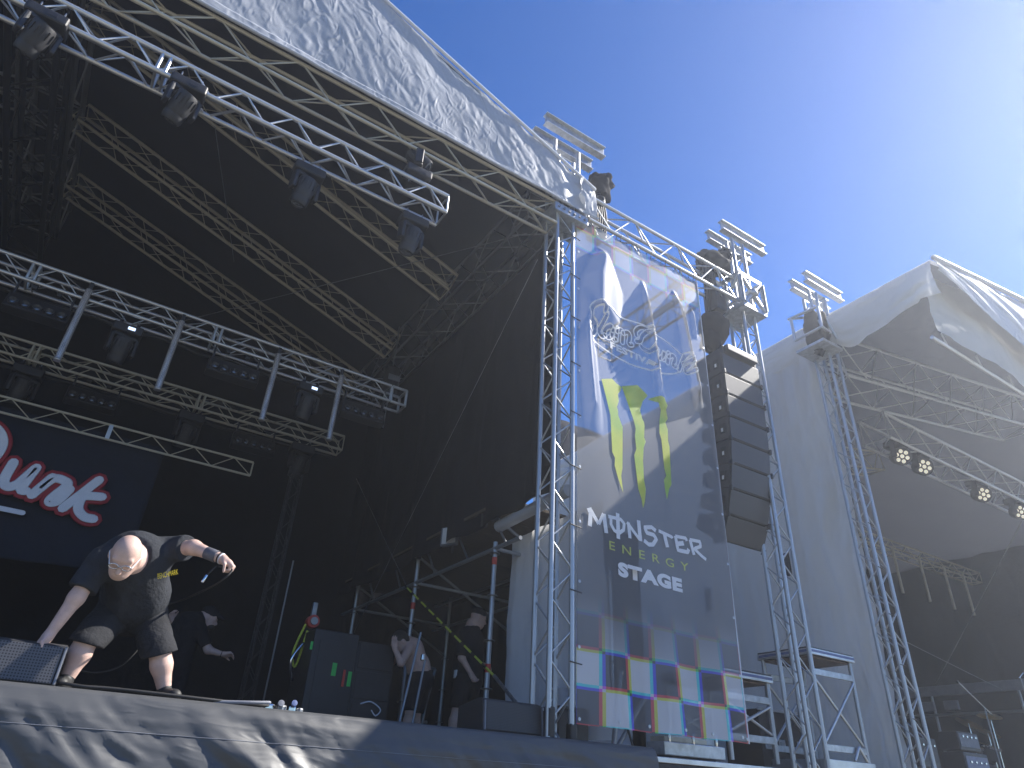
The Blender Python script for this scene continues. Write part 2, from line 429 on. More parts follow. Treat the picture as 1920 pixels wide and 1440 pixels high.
# ------------------------------------------------------------ main roof
XC = -2.35
def zr(x): return 8.47+.37*(6.55-abs(x-XC))
rf = thing('stage_roof', 'large pitched stage roof, black inside with silver tarpaulin gable over the front', 'stage roof', (XC, 5, 7.9))
def roof_sheet(name, off, m):
    for sgn in (1, -1):
        def f(u, v, sgn=sgn):
            x = XC+sgn*6.6*u; y = 5.0+v*7.1
            sag = -.10*math.sin(((y-5) % 2.0)/2*math.pi)*math.sin(u*math.pi)
            return (x, y, zr(x)+off+sag+.02*fbm(x, y, 4))
        grid_obj(name, 60, 70, f, m, rf)
roof_sheet('roof_lining', -.02, 'black_pvc'); roof_sheet('roof_cover', .03, 'silver_tarp')
# gable fascia: creased silver tarpaulin from the front beam up to the roof edge
def fascia(u, v):
    x = -5.2+u*9.42; z0 = 7.97; z1 = zr(x)+.04
    if x > 3.75: z0 = 7.97-.05*(x-3.75)
    z = z0+(z1-z0)*v
    e = max(0, (x-1.5)/2.7)
    wr = .020*fbm(x*.9+z*.5, z*.9-x*.3, 1.1, 3)+.013*abs(fbm(x*2.6+z*1.5, z*1.3, 7, 3))+.009*abs(fbm(x*6+z*3.5, z*2.6-x*1.2, 3, 3))
    wr += e*e*(.030*math.sin(x*11+z*1.5+2*fbm(x, z, 2))*(.3+v*.5)+.03*abs(fbm(x*3.5, z*.9, 12, 3)))
    bul = .02*math.sin(v*math.pi)
    y = 5.0-wr-bul-(.05 if v < .06 else 0)*1
    return (x, y, z)
grid_obj('front_fascia', 420, 110, fascia, 'silver_tarp', rf)
V, F = tube_data([Vector((x, 4.965, zr(x)+.055)) for x in [-5.2+9.4*i/80 for i in range(81)]], .022, 8)
mesh_obj('edge_piping', V, F, 'white_print', rf)
V, F = tube_data([Vector((-5.2+9.0*i/60, 4.94-.02*fbm(i*.2, 0), 7.965)) for i in range(61)], .02, 8)
mesh_obj('hem', V, F, 'silver_tarp', rf)
# corner where the tarpaulin is gathered over the tower
def gather(u, v):
    a = u*math.pi*.9
    x = 3.95+.42*u+.03*math.sin(v*14+u*5); y = 4.93+.25*math.sin(u*2.2)-.05*math.sin(v*9+u*11)*(1-v*.5)
    z = 8.05+(.55-.3*u)*v+.03*fbm(u*6, v*6, 2)
    return (x, y, z)
grid_obj('gathered_corner', 40, 40, gather, 'silver_tarp', rf)

# drapes closing the stage
def drape(name, label, a, b, z0, z1, m='black_cloth', fold=.05, n=160):
    a, b = Vector(a), Vector(b); d = (b-a); nn = Vector((-d.y, d.x, 0)).normalized()
    def f(u, v):
        p = a+d*u; L = u*d.length
        z = z0+(z1-z0)*v if not callable(z1) else z0+(z1(p)-z0)*v
        w_ = fold*(math.sin(L*6+1.5*fbm(L, z*.4, 1))*(.4+.6*(1-v))+.8*fbm(L*1.5, z*.5, 3))
        q = p+nn*w_
        return (q.x, q.y, z)
    o = grid_obj(name, n, 30, f, m, None, thick=.004)
    return tag(o, label, 'drape')
drape('side_drape', 'black side drape hanging from the eave on the right of the stage', (4.1, 5.6, 0), (4.1, 12.1, 0), 4.42, 8.40)
drape('back_drape', 'black drape closing the back of the main stage', (-9, 12, 0), (4.4, 12, 0), DECK, lambda p: zr(p.x)-.06)
drape('wing_back_drape', 'black drape closing the back of the side wing under the scaffold', (4.15, 12.12, 0), (9.1, 12.12, 0), DECK, 5.0)
drape('far_side_drape', 'black side drape far beyond the left edge of the stage', (-8.85, 5.3, 0), (-8.85, 12, 0), DECK, 8.4)
drape('wing_side_drape', 'dark drape on the outer side of the wing beneath the scaffold roof', (6.3, 6.7, 0), (6.3, 12, 0), DECK, 4.62)

# front beam under the fascia, eave truss, ridge, rafters
truss('front_roof_beam', 'long pale lattice beam running under the silver gable tarpaulin', 'truss', (-4.2, 5.12, 7.79), (3.62, 5.12, 7.79), .22, .34, .42, 'alu_dull', .022, .009, faces='rblt')
truss('eave_truss', 'dark lattice truss along the right eave running back from the corner tower', 'truss', (3.70, 5.4, 8.17), (3.70, 11.9, 8.17), .5, .45, .45, 'steel', .025, .010)
truss('ridge_truss', 'dark wide ridge truss at the peak of the stage roof', 'truss', (XC, 5.2, 9.75), (XC, 11.9, 9.75), .62, .62, .5, 'steel', .038, .014, couplers=(2.1, 4.1))
truss('ridge_support_truss', 'dark lattice hung below the ridge at the far left of the stage', 'truss', (XC+.02, 5.6, 9.1), (XC+.02, 11.8, 9.1), .5, .5, .5, 'black_metal', .04, .014)
for y, nm in ((7.45, 'nearest'), (9.45, 'middle'), (11.1, 'rearmost')):
    truss('rafter_truss', nm+' lattice rafter rising from the right eave to the ridge', 'truss', (3.40, y, 8.08), (XC+.3, y, 8.08+.354*5.45), .3, .34, .38, 'alu_dull', .027, .007, 'rafters of the right roof slope')
    truss('far_rafter_truss', nm+' lattice rafter on the left roof slope beyond the ridge', 'truss', (XC-.3, y, 10.0), (XC-5.5, y, 8.2), .3, .34, .45, 'steel', .022, .008, 'rafters of the left roof slope')
    bar_t = None

# ------------------------------------------------------------ towers
def tower(label, x, zt, blk, y0=5.05, w_=.24, m='galv'):
    t, P, k = truss('lattice_tower', label, 'tower', (x+w_/2, y0+w_/2, 0), (x+w_/2, y0+w_/2, zt), w_, w_, .26, m, .026, .009, 'lattice towers along the stage fronts', (0, 1, 0))
    # double steel head beam lying across the tower head
    hb = 9.43
    for dy in (-.02, .26):
        for dz in (.09, -.09): box('head_beam', t, (x+.26, y0+dy, hb+dz), (1.02, .10, .016), 'galv', .003)
        box('head_beam_web', t, (x+.26, y0+dy, hb), (1.02, .012, .166), 'galv', .002)
    for dx in (.02, .42): bar('head_post', t, (x+dx, y0+.12, blk+.2), (x+dx, y0+.12, hb-.1), .028, 'alu', 10)
    return t
T1 = tower('tall lattice tower at the stage corner, left of the printed banner', 3.66, 8.9, 8.0)
T2 = tower('tall lattice tower right of the hanging loudspeakers', 7.07, 9.3, 8.2)
T3 = tower('lattice tower at the left front corner of the neighbouring stage', 9.14, 9.2, 8.2)
box('base_wrap', T1, (3.68, 5.06, DECK+.13), (.075, .075, .24), 'black_rubber', .02)
box('base_wrap', T1, (3.91, 5.06, DECK+.07), (.075, .075, .14), 'black_rubber', .02)
box('head_plate', T1, (3.82, 5.16, 7.86), (.52, .40, .13), 'galv', .01)
for i in range(6): bar('bolt', T1, (3.62+.08*i, 4.945, 7.86), (3.62+.08*i, 4.965, 7.86), .018, 'steel', 8)
# sleeve block: perforated plates round the tower
def sleeve(t, x, z, s=.50, h=.58):
    cx, cy = x+.12, 5.17
    for nrm, w_ in (('f', 0), ('b', 1), ('l', 2), ('r', 3)):
        a = s/2
        def pt(u, v):
            o_ = u*s-a
            return {'f': (cx+o_, cy-a, z+v*h), 'b': (cx+o_, cy+a, z+v*h), 'l': (cx-a, cy+o_, z+v*h), 'r': (cx+a, cy+o_, z+v*h)}[nrm]
        for (u0, v0, u1, v1) in ((0, 0, 1, 0), (1, 0, 1, 1), (1, 1, 0, 1), (0, 1, 0, 0)):
            A, B = Vector(pt(u0, v0)), Vector(pt(u1, v1)); d = B-A
            r = .035 if abs(d.z) > .1 else .04
            ax = Matrix.Translation((A+B)/2)
            sz = (abs(d.x)+.012, abs(d.y)+.012, .075) if abs(d.z) < .1 else ((.075, .014, h-.07) if nrm in 'fb' else (.014, .075, h-.07))
            box('plate_edge', t, (A+B)/2, sz, 'galv', .003)
        for (u0, v0, u1, v1) in ((.06, .06, .94, .94), (.06, .94, .94, .06)):
            bar('plate_cross', t, pt(u0, v0), pt(u1, v1), .028, 'galv', 6)
        bar('plate_boss', t, pt(.5, .42), pt(.5, .58), .075, 'galv', 8)
    box('sleeve_floor', t, (cx, cy, z-.02), (s, s, .02), 'galv', .004)
sleeve(T2, 7.07, 7.88); 
for (a, b) in (((8.75, 4.85, 8.2), (9.1, 5.1, 8.75)), ((8.75, 4.85, 8.2), (8.75, 5.35, 8.2)), ((8.75, 5.35, 8.2), (8.75, 5.35, 8.65)), ((8.75, 5.35, 8.65), (9.1, 5.2, 8.75)), ((8.75, 4.85, 8.2), (9.15, 4.95, 8.3)), ((8.75, 4.85, 8.6), (8.75, 4.85, 8.2)), ((8.75, 4.85, 8.6), (9.12, 5.0, 8.72)), ((8.75, 4.85, 8.6), (8.75, 5.4, 8.66)), ((9.12, 5.0, 8.72), (9.3, 4.95, 8.25))):
    bar('stub_frame', T3, a, b, .024, 'alu', 8)
box('stub_tray', T3, (9.0, 5.12, 7.98), (.5, .5, .05), 'galv', .004)
# cables ties along towers holding sheets
for t_, x in ((T1, 3.90), (T3, 9.14)):
    for i in range(9):
        z = 2.6+i*.62
        bar('sheet_tie', t_, (x-.04, 5.02, z), (x+.10, 5.03, z-.01), .006, 'black_rubber', 6)

# ------------------------------------------------------------ trusses that carry the banner and the loudspeakers
truss('banner_truss', 'bright lattice truss spanning from the stage corner to the loudspeaker tower above the banner', 'truss', (4.15, 5.16, 8.24), (6.98, 5.16, 8.24), .22, .42, .40, 'alu', .026, .011)
truss('rear_wing_truss', 'lattice truss seen through the banner, running back from the loudspeaker tower', 'truss', (6.5, 5.5, 8.25), (6.5, 7.5, 8.25), .3, .38, .36, 'alu_dull', .022, .010)

# ------------------------------------------------------------ printed mesh banner
BX0, BX1, BZ0, BZ1 = 3.96, 6.12, 2.12, 7.94
def ban_y(x, z):
    u = (x-BX0)/(BX1-BX0); v = (z-BZ0)/(BZ1-BZ0)
    y = .02*fbm(x*.8, z*.35, 3, 2)*min(1, 4*v)
    # pulled folds fanning down from the top cord
    for c, sl, wd, amp, z0, z1 in FOLDS:
        if z0 < z < z1:
            k = (z1-z)/(z1-z0)
            cx = c+sl*k
            d = (x-cx)/(wd*(.30+.70*min(1, k*2.2)) if wd > .12 else wd*(.45+.55*k))
            if abs(d) < 1:
                pr_ = (d+1)/.5 if d < -.5 else ((1-d)/1.5)
                y += amp*pr_*pr_*(3-2*pr_)*math.sin(min(1, k*3.2)*math.pi/2)*min(1, (1-k)*6)
    y += .035*math.sin(x*9+z*1.1)*max(0, 1-v*3.2)*(1-abs(2*u-1)*.4)
    y += .03*math.sin(u*math.pi)*math.sin(v*math.pi)
    return 5.05+y
FOLDS = [(4.38, -.02, .36, -.22, 6.35, 7.62), (4.06, .14, .15, -.14, 4.9, 6.85), (5.07, .20, .10, -.10, 5.6, 7.45), (5.64, .28, .12, -.13, 5.75, 7.55), (5.95, .02, .06, -.05, 6.9, 7.4)]
bn = thing('printed_banner', 'tall grey mesh banner with green claw marks and checked border beside the corner tower', 'banner', (BX0, 5.05, BZ0))
NB, NH = 150, 300
def bpt(x, z, off=0): return Vector((x, ban_y(x, z)-off, z))
vs = [bpt(BX0+(BX1-BX0)*i/NB, BZ0+(BZ1-BZ0)*j/NH)-Vector((BX0, 5.05, BZ0)) for j in range(NH+1) for i in range(NB+1)]
fs = [(j*(NB+1)+i, j*(NB+1)+i+1, (j+1)*(NB+1)+i+1, (j+1)*(NB+1)+i) for j in range(NH) for i in range(NB)]
mesh_obj('mesh_cloth', vs, fs, 'mesh_print', bn, True, wm=(BX0, 5.05, BZ0))
for z in [BZ0+.04+i*.58 for i in range(11)]:
    for x in (BX0+.03, BX1-.03):
        p = bpt(x, z, .006); bm = bmesh.new()
        o = put('eyelet', lathe_mesh([(.007, 0), (.014, 0), (.015, .003), (.007, .004)], 'galv', 12, 'eyelet'), bn, wm=Matrix.Translation(p) @ Matrix.Rotation(R(90), 4, 'X'))
for x in [BX0+.45+i*.4 for i in range(5)]:
    p = bpt(x, BZ0+.05, .006)
    put('eyelet', lathe_mesh([(.007, 0), (.014, 0), (.015, .003), (.007, .004)], 'galv', 12, 'eyelet'), bn, wm=Matrix.Translation(p) @ Matrix.Rotation(R(90), 4, 'X'))
for i in range(8):
    x = 4.15+i*.27; z = BZ1
    tube('cord', [(x, 5.05, z-.03), (x+.01, 5.03, z+.10), (x, 5.10, z+.13), (x-.01, 5.12, z+.02)], .005, 'black_rubber', bn, 6)
bar('edge_cord', bn, bpt(BX1, BZ0), bpt(BX1, BZ1), .008, 'white_print', 6)
SLAM = [[(4.277, 6.517), (4.227, 6.574), (4.125, 6.537), (4.084, 6.459), (4.133, 6.394), (4.223, 6.366), (4.242, 6.298), (4.18, 6.214), (4.101, 6.199), (4.082, 6.247)], [(4.327, 6.491), (4.315, 6.387), (4.302, 6.305), (4.342, 6.259), (4.394, 6.296)], [(4.505, 6.405), (4.455, 6.425), (4.395, 6.385), (4.388, 6.32), (4.43, 6.282), (4.485, 6.315), (4.505, 6.385), (4.517, 6.437), (4.505, 6.34), (4.53, 6.29), (4.56, 6.31)], [(4.576, 6.462), (4.569, 6.303)], [(4.574, 6.422), (4.651, 6.475), (4.676, 6.446), (4.664, 6.304)], [(4.676, 6.446), (4.758, 6.492), (4.789, 6.455), (4.771, 6.329), (4.825, 6.342)], [(4.895, 6.421), (4.962, 6.449), (5.002, 6.546), (5.087, 6.643)], [(4.9, 6.502), (4.893, 6.57), (4.965, 6.652), (5.067, 6.676), (5.164, 6.615), (5.177, 6.499), (5.134, 6.371), (5.022, 6.355), (4.969, 6.382)], [(5.252, 6.449), (5.226, 6.339), (5.275, 6.319), (5.337, 6.384), (5.367, 6.456), (5.338, 6.324)], [(5.437, 6.464), (5.404, 6.301)], [(5.431, 6.401), (5.505, 6.451), (5.542, 6.416), (5.501, 6.3), (5.559, 6.302)], [(5.713, 6.525), (5.59, 6.265)], [(5.788, 6.453), (5.674, 6.387), (5.731, 6.369), (5.698, 6.286), (5.768, 6.283)]]
ELL = [[(4.309, 6.591), (4.509, 6.642), (4.769, 6.687), (5.048, 6.729), (5.158, 6.684), (5.441, 6.629), (5.667, 6.537)], [(4.189, 6.152), (4.358, 6.101), (4.58, 6.06), (4.84, 6.05), (5.112, 6.089), (5.278, 6.106), (5.488, 6.176), (5.599, 6.243)]]
MON = [[(4.113, 3.879), (4.129, 4.047)], [(4.129, 4.047), (4.228, 3.927)], [(4.228, 3.927), (4.294, 4.051)], [(4.299, 4.052), (4.325, 3.856)], [(4.084, 4.033), (4.142, 4.058)], [(4.357, 4.037), (4.394, 4.042), (4.391, 3.965), (4.435, 3.91), (4.498, 3.895), (4.565, 3.947), (4.578, 4.016), (4.533, 4.05), (4.449, 4.045), (4.385, 4.04)], [(4.489, 4.106), (4.487, 3.835)], [(4.636, 4.044), (4.651, 3.879)], [(4.617, 4.04), (4.789, 3.895)], [(4.783, 4.102), (4.797, 3.882)], [(5.024, 4.044), (4.966, 4.069), (4.867, 4.046), (4.892, 3.992), (4.99, 3.991), (5.026, 3.954), (4.971, 3.883), (4.912, 3.87), (4.846, 3.9)], [(5.064, 4.053), (5.254, 4.027), (5.263, 4.014)], [(5.144, 4.041), (5.18, 3.898)], [(5.308, 4.051), (5.333, 3.901), (5.478, 3.908), (5.498, 3.947)], [(5.307, 4.047), (5.464, 4.059), (5.477, 4.031)], [(5.33, 3.968), (5.426, 3.996)], [(5.527, 4.057), (5.571, 3.897)], [(5.522, 4.056), (5.678, 4.067), (5.682, 4.013), (5.58, 3.968), (5.689, 3.907), (5.75, 3.881)]]
def strokes(name, S, rad, m, parent, yf, off, flat=.06, smooth=True, taper=None):
    for L in S:
        P = catmull([Vector((x, 0, z)) for x, z in L], 6 if smooth else 1)
        if not smooth or len(P) < 4:
            Q = []
            for a, b in zip(P, P[1:]): Q += [a.lerp(b, k/6) for k in range(6)]
            P = Q+[P[-1]]
        P = [Vector((p.x, yf(p.x, p.z)-off, p.z)) for p in P]
        r = rad if taper is None else [rad*(taper[0]+(taper[1]-taper[0])*i/(len(P)-1)) for i in range(len(P))]
        V, F = tube_data(P, r, 10, flat); mesh_obj(name, V, F, m, parent)
def ribbon(name, P2, wd, m, parent, yf, off, closed=False):
    n = len(P2); V = []; F = []
    for i, (x, z) in enumerate(P2):
        a = P2[(i-1) % n] if closed else P2[max(i-1, 0)]; b = P2[(i+1) % n] if closed else P2[min(i+1, n-1)]
        d = Vector((b[0]-a[0], b[1]-a[1])); d = d.normalized() if d.length > 1e-6 else Vector((1, 0)); nx, nz = -d.y*wd/2, d.x*wd/2
        for s in (1, -1): V.append((x+s*nx, yf(x+s*nx, z+s*nz)-off, z+s*nz))
    for i in range(n if closed else n-1): j = (i+1) % n; F.append((2*i, 2*i+1, 2*j+1, 2*j))
    return mesh_obj(name, V, F, m, parent)
def outline(P, r):
    P = [Vector((p[0], p[1])) for p in P]; L_, R_ = [], []
    for i, p in enumerate(P):
        d = (P[min(i+1, len(P)-1)]-P[max(i-1, 0)]).normalized(); nn = Vector((-d.y, d.x))
        L_.append(p+nn*r); R_.append(p-nn*r)
    def cap(p, d, sg):
        a0 = math.atan2(d.y, d.x); return [p+Vector((math.cos(a0+sg*t), math.sin(a0+sg*t)))*r for t in (math.pi/3, 0, -math.pi/3)]
    d1 = (P[-1]-P[-2]).normalized(); d0 = (P[0]-P[1]).normalized()
    return [tuple(p) for p in L_+cap(P[-1], d1, 1)+R_[::-1]+cap(P[0], d0, 1)]
for k_, L in enumerate(SLAM):
    P = [(p.x, p.z) for p in catmull([Vector((x, 0, z)) for x, z in L], 6)]
    if len(P) == 2: P = [(P[0][0]+(P[1][0]-P[0][0])*t/6, P[0][1]+(P[1][1]-P[0][1])*t/6) for t in range(7)]
    ribbon('script_letter_outline', outline(P, .031), .019, 'mesh_white', bn, ban_y, .010+.0006*k_, True)
    ribbon('script_letter', P, .040, 'mesh_blue', bn, ban_y, .006+.0003*k_)
for L in ELL: ribbon('oval_line', [(p.x, p.z) for p in catmull([Vector((x, 0, z)) for x, z in L], 8)], .022, 'mesh_white', bn, ban_y, .008)
for k_, L in enumerate(MON):
    P = []
    for a_, b_ in zip(L, L[1:]): P += [(a_[0]+(b_[0]-a_[0])*t/5, a_[1]+(b_[1]-a_[1])*t/5) for t in range(5)]
    P.append(L[-1])
    ribbon('brush_letter', P, .050-.006*(k_ % 3), 'mesh_white', bn, ban_y, .010+.0006*k_)
def banner_text(name, s, m, x0, z0, w_, h_, bold, sp):
    y = min(ban_y(x0+w_*i/10, z0+h_*j/3) for i in range(11) for j in range(4))-.014
    o = text_obj(name, s, m, bn, x0, z0, w_, h_, y, bold, sp)
    for v in o.data.vertices: v.co.y = ban_y(x0+v.co.x, z0+v.co.z)-.012-y
banner_text('festival_lettering', 'FESTIVAL', 'mesh_white', 4.47, 6.145, .80, .10, .05, 1.08)
banner_text('energy_lettering', 'ENERGY', 'mesh_lime', 4.36, 3.70, 1.12, .088, .004, 1.9)
banner_text('stage_lettering', 'STAGE', 'mesh_white', 4.47, 3.46, .90, .145, .065, 1.12)
CLAWS = [[(4.318, 5.657), (4.484, 5.727), (4.549, 5.688), (4.627, 5.667), (4.601, 5.599), (4.554, 5.543), (4.573, 5.462), (4.54, 5.374), (4.556, 5.322), (4.553, 5.273), (4.613, 5.143), (4.576, 5.058), (4.595, 4.919), (4.576, 4.824), (4.562, 4.75), (4.588, 4.636), (4.567, 4.545), (4.587, 4.357), (4.548, 4.438), (4.511, 4.529), (4.474, 4.638), (4.484, 4.727), (4.445, 4.785), (4.484, 4.885), (4.477, 4.963), (4.491, 5.067), (4.462, 5.131), (4.434, 5.232), (4.437, 5.319), (4.408, 5.423), (4.401, 5.536), (4.36, 5.618)],
[(4.627, 5.681), (4.885, 5.793), (4.964, 5.75), (5.043, 5.704), (4.953, 5.596), (4.898, 5.459), (4.924, 5.352), (4.948, 5.32), (4.953, 5.273), (4.912, 5.165), (4.956, 5.067), (4.908, 4.961), (4.899, 4.831), (4.879, 4.701), (4.884, 4.546), (4.918, 4.486), (4.897, 4.345), (4.865, 4.254), (4.846, 4.366), (4.809, 4.457), (4.827, 4.565), (4.791, 4.676), (4.808, 4.769), (4.77, 4.847), (4.821, 4.97), (4.795, 5.091), (4.813, 5.19), (4.786, 5.294), (4.794, 5.443), (4.768, 5.57), (4.704, 5.646)],
[(5.027, 5.652), (5.176, 5.736), (5.299, 5.759), (5.351, 5.675), (5.306, 5.579), (5.333, 5.488), (5.291, 5.423), (5.318, 5.334), (5.297, 5.23), (5.322, 5.124), (5.298, 5.004), (5.314, 4.879), (5.3, 4.784), (5.308, 4.643), (5.268, 4.579), (5.226, 4.443), (5.206, 4.563), (5.197, 4.666), (5.237, 4.731), (5.216, 4.815), (5.255, 4.917), (5.23, 5.021), (5.217, 5.129), (5.181, 5.251), (5.202, 5.354), (5.195, 5.403), (5.234, 5.574), (5.193, 5.661)]]
for c in CLAWS:
    y = min(ban_y(x, z) for x, z in c)-.008
    o = ngon_obj('claw_mark', c, 'mesh_green', bn, y)
    bm = bmesh.new(); bm.from_mesh(o.data)
    for _ in range(3):
        bmesh.ops.subdivide_edges(bm, edges=[e_ for e_ in bm.edges if e_.calc_length() > .05], cuts=1); bmesh.ops.triangulate(bm, faces=bm.faces[:])
    for v in bm.verts: v.co.y = ban_y(v.co.x, v.co.z)-.008
    bm.to_mesh(o.data); bm.free()

# ------------------------------------------------------------ hanging line array
la = thing('line_array', 'hanging column of eight dark loudspeaker cabinets right of the banner', 'loudspeaker', (6.75, 5.2, 4.1))
AX0, AX1, AH = 6.36, 7.10, .322
YAWA = Matrix.Translation((6.73, 5.2, 0)) @ Matrix.Rotation(R(-1), 4, 'Z') @ Matrix.Translation((-6.73, -5.2, 0))   # hung toed outwards
yy, zz = 4.98, 6.82; tilt = 0
for i, dt in enumerate((0, .5, 1, 2, 3, 4, 6, 8)):
    tilt += dt; a = R(tilt)
    dn = Vector((0, math.sin(a), -math.cos(a))); bk = Vector((0, math.cos(a), math.sin(a)))
    M = YAWA @ Matrix(((1, 0, 0, AX0), (0, bk.y, -dn.y, yy), (0, bk.z, -dn.z, zz), (0, 0, 0, 1)))   # local: x width, y back, z up; origin top front left
    W, D_, H = AX1-AX0, .46, AH-.012
    bm = bmesh.new()
    prof = [(0, 0), (0, -H), (.16, -H), (D_, -H+.075), (D_, -.075), (.16, 0)]
    va = [bm.verts.new((0, y, z)) for y, z in prof]; vb = [bm.verts.new((W, y, z)) for y, z in prof]
    bm.faces.new(va); bm.faces.new(vb[::-1])
    for k in range(6): bm.faces.new((va[k], va[(k+1) % 6], vb[(k+1) % 6], vb[k]))
    bmesh.ops.bevel(bm, geom=bm.edges[:], offset=.006, segments=2, affect='EDGES')
    cab = put('cabinet', done(bm, 'cabinet', 'speaker_paint'), la, wm=M)
    put('grille', rbox_mesh((W-.03, .012, H-.026), 'grille_dark', .004), cab, wm=M @ Matrix.Translation((W/2, -.007, -H/2)))
    for y in (.10, .25):
        put('handle_recess', rbox_mesh((.008, .09, .13), 'black_rubber', .003), cab, wm=M @ Matrix.Translation((-.0045, y, -H/2)))
    put('label_plate', rbox_mesh((.004, .03, .05), 'white_paper', .001), cab, wm=M @ Matrix.Translation((-.0105, .10, -H/2-.02)))
    for x in (.01, W-.01):
        put('link_bracket', rbox_mesh((.03, .05, .07), 'black_metal', .006), cab, wm=M @ Matrix.Translation((x, -.012, -H)))
    put('rear_link', rbox_mesh((.06, .03, .11), 'black_metal', .006), cab, wm=M @ Matrix.Translation((W/2, D_-.01, -H)))
    p = Vector((0, yy, zz))+dn*AH; yy, zz = p.y, p.z
box('fly_bar', la, (6.73, 5.22, 6.90), (.60, .62, .09), 'black_metal', .01)
bar('shackle', la, (6.73, 5.22, 6.93), (6.73, 5.22, 7.12), .03, 'steel')
for x in (6.42, 7.04): box('fly_lug', la, (x, 5.0, 6.88), (.04, .06, .12), 'black_metal', .008)
# chain hoist with its bag
hb = thing('chain_hoist', 'black chain hoist and hanging chain bag above the loudspeaker column', 'hoist', (6.73, 5.2, 7.1))
def lump(name, c, r, m, parent, sd, amp=.25, n=24, rot=None):
    c = Vector(c)
    vs = []; fs = []
    for j in range(n+1):
        th = math.pi*j/n
        for i in range(n):
            ph = 2*math.pi*i/n
            d = Vector((math.sin(th)*math.cos(ph), math.sin(th)*math.sin(ph), math.cos(th)))
            k = 1+amp*fbm(d.x*1.7+sd, d.y*1.7, d.z*1.7+sd, 4)
            p = Vector((d.x*r[0]*k, d.y*r[1]*k, d.z*r[2]*k))
            if rot: p = rot @ p
            vs.append(c+p)
    for j in range(n):
        for i in range(n): fs.append((j*n+i, j*n+(i+1) % n, (j+1)*n+(i+1) % n, (j+1)*n+i))
    return mesh_obj(name, vs, fs, m, parent)
lump('chain_bag', (6.66, 5.28, 7.5), (.24, .20, .26), 'black_cloth', hb, 3, .15)
lump('chain_bag_skirt', (6.56, 5.28, 7.24), (.14, .15, .22), 'black_cloth', hb, 8, .2)
box('motor_body', hb, (6.72, 5.25, 7.98), (.24, .26, .42), 'black_metal', .06)
lump('motor_cover', (6.75, 5.25, 8.75), (.28, .2, .24), 'black_cloth', hb, 5, .45, rot=Matrix.Rotation(R(-25), 3, 'Y'))
lump('motor_cover', (7.0, 5.25, 8.98), (.16, .16, .14), 'black_cloth', hb, 15, .5)
for i in range(5):
    tube('cable', [(6.62+.04*i, 5.22+.02*i, 8.8), (6.50+.05*i, 5.2, 8.4), (6.55+.05*i, 5.25, 8.0), (6.62+.03*i, 5.3, 7.6)], .025, 'black_rubber', hb)
# hoist at the corner tower
h2 = thing('chain_hoist', 'black shrouded hoist with cables on the roof corner beside the stage tower', 'hoist', (4.5, 5.3, 8.2))
lump('motor_cover', (4.54, 5.3, 9.02), (.17, .16, .26), 'black_cloth', h2, 21, .4)
lump('motor_cover', (4.62, 5.25, 9.15), (.13, .13, .12), 'black_cloth', h2, 31, .5)
lump('motor_hook', (4.52, 5.3, 8.72), (.12, .12, .12), 'black_metal', h2, 41, .4)
box('motor_body', h2, (4.52, 5.33, 8.35), (.22, .2, .55), 'black_metal', .03)
for i in range(5): tube('cable', [(4.44+.035*i, 5.22, 8.65), (4.43+.04*i, 5.2, 8.4), (4.44+.035*i, 5.21, 8.1)], .016, 'black_rubber', h2)
lump('speaker_cable_bundle', (9.0, 5.1, 8.35), (.17, .2, .42), 'black_cloth', thing('shrouded_hoist', 'black shrouded hoist in the frame on the neighbouring stage tower', 'hoist', (9.0, 5.1, 8.0)), 51, .25)
# ------------------------------------------------------------ lighting trusses
L1, P1, k1 = truss('lighting_truss', 'bright foremost lighting truss hanging under the front roof beam', 'truss', (-4.0, 5.17, 7.09), (2.17, 5.17, 7.09), .24, .24, .25, 'alu', .025, .010, 'hanging lighting trusses', couplers=(3.25,))
L2, P2, k2 = truss('lighting_truss', 'mid-stage lighting truss with hanging foil tubes', 'truss', (-4.5, 8.12, 6.33), (2.96, 8.12, 6.33), .24, .24, .28, 'alu', .022, .008, 'hanging lighting trusses', couplers=(3.1, 5.1))
for (a, b) in (((2.98, 8.0, 6.45), (3.2, 8.0, 6.45)), ((2.98, 8.0, 6.21), (3.2, 8.0, 6.21)), ((3.2, 8.0, 6.45), (3.2, 8.0, 6.21)), ((2.98, 8.24, 6.45), (3.2, 8.24, 6.45)), ((2.98, 8.24, 6.21), (3.2, 8.24, 6.21)), ((3.2, 8.24, 6.45), (3.2, 8.24, 6.21)), ((3.2, 8.0, 6.45), (3.2, 8.24, 6.45)), ((3.2, 8.0, 6.21), (3.2, 8.24, 6.21)), ((2.98, 8.0, 6.45), (2.98, 8.0, 6.21))):
    bar('corner_block', L2, a, b, .022, 'alu', 8)
truss('lighting_truss', 'rear lighting truss behind the foil tubes, lower in view', 'truss', (-4.5, 9.92, 6.24), (2.98, 9.92, 6.24), .24, .24, .28, 'alu_dull', .020, .008, 'hanging lighting trusses', couplers=(3.2, 5.3))
lt = thing('ladder_truss', 'flat ladder truss holding the dark backdrop at the rear of the stage', 'truss', (1.6, 9.5, 5.2))
for z in (5.42, 5.22): bar('chord', lt, (-4.2, 9.5, z), (1.67, 9.5, z), .017, 'alu_dull', 8)
for i in range(22):
    x = -4.2+i*.267
    if i % 2: bar('brace', lt, (x, 9.5, 5.42), (x+.267, 9.5, 5.22), .007, 'alu_dull', 6)
    else: bar('brace', lt, (x, 9.5, 5.22), (x+.267, 9.5, 5.42), .007, 'alu_dull', 6)
bar('end_post', lt, (1.67, 9.5, 5.42), (1.67, 9.5, 5.22), .012, 'alu_dull', 6)
box('coupler_post', lt, (-.15, 9.5, 5.32), (.05, .03, .2), 'alu', .004)
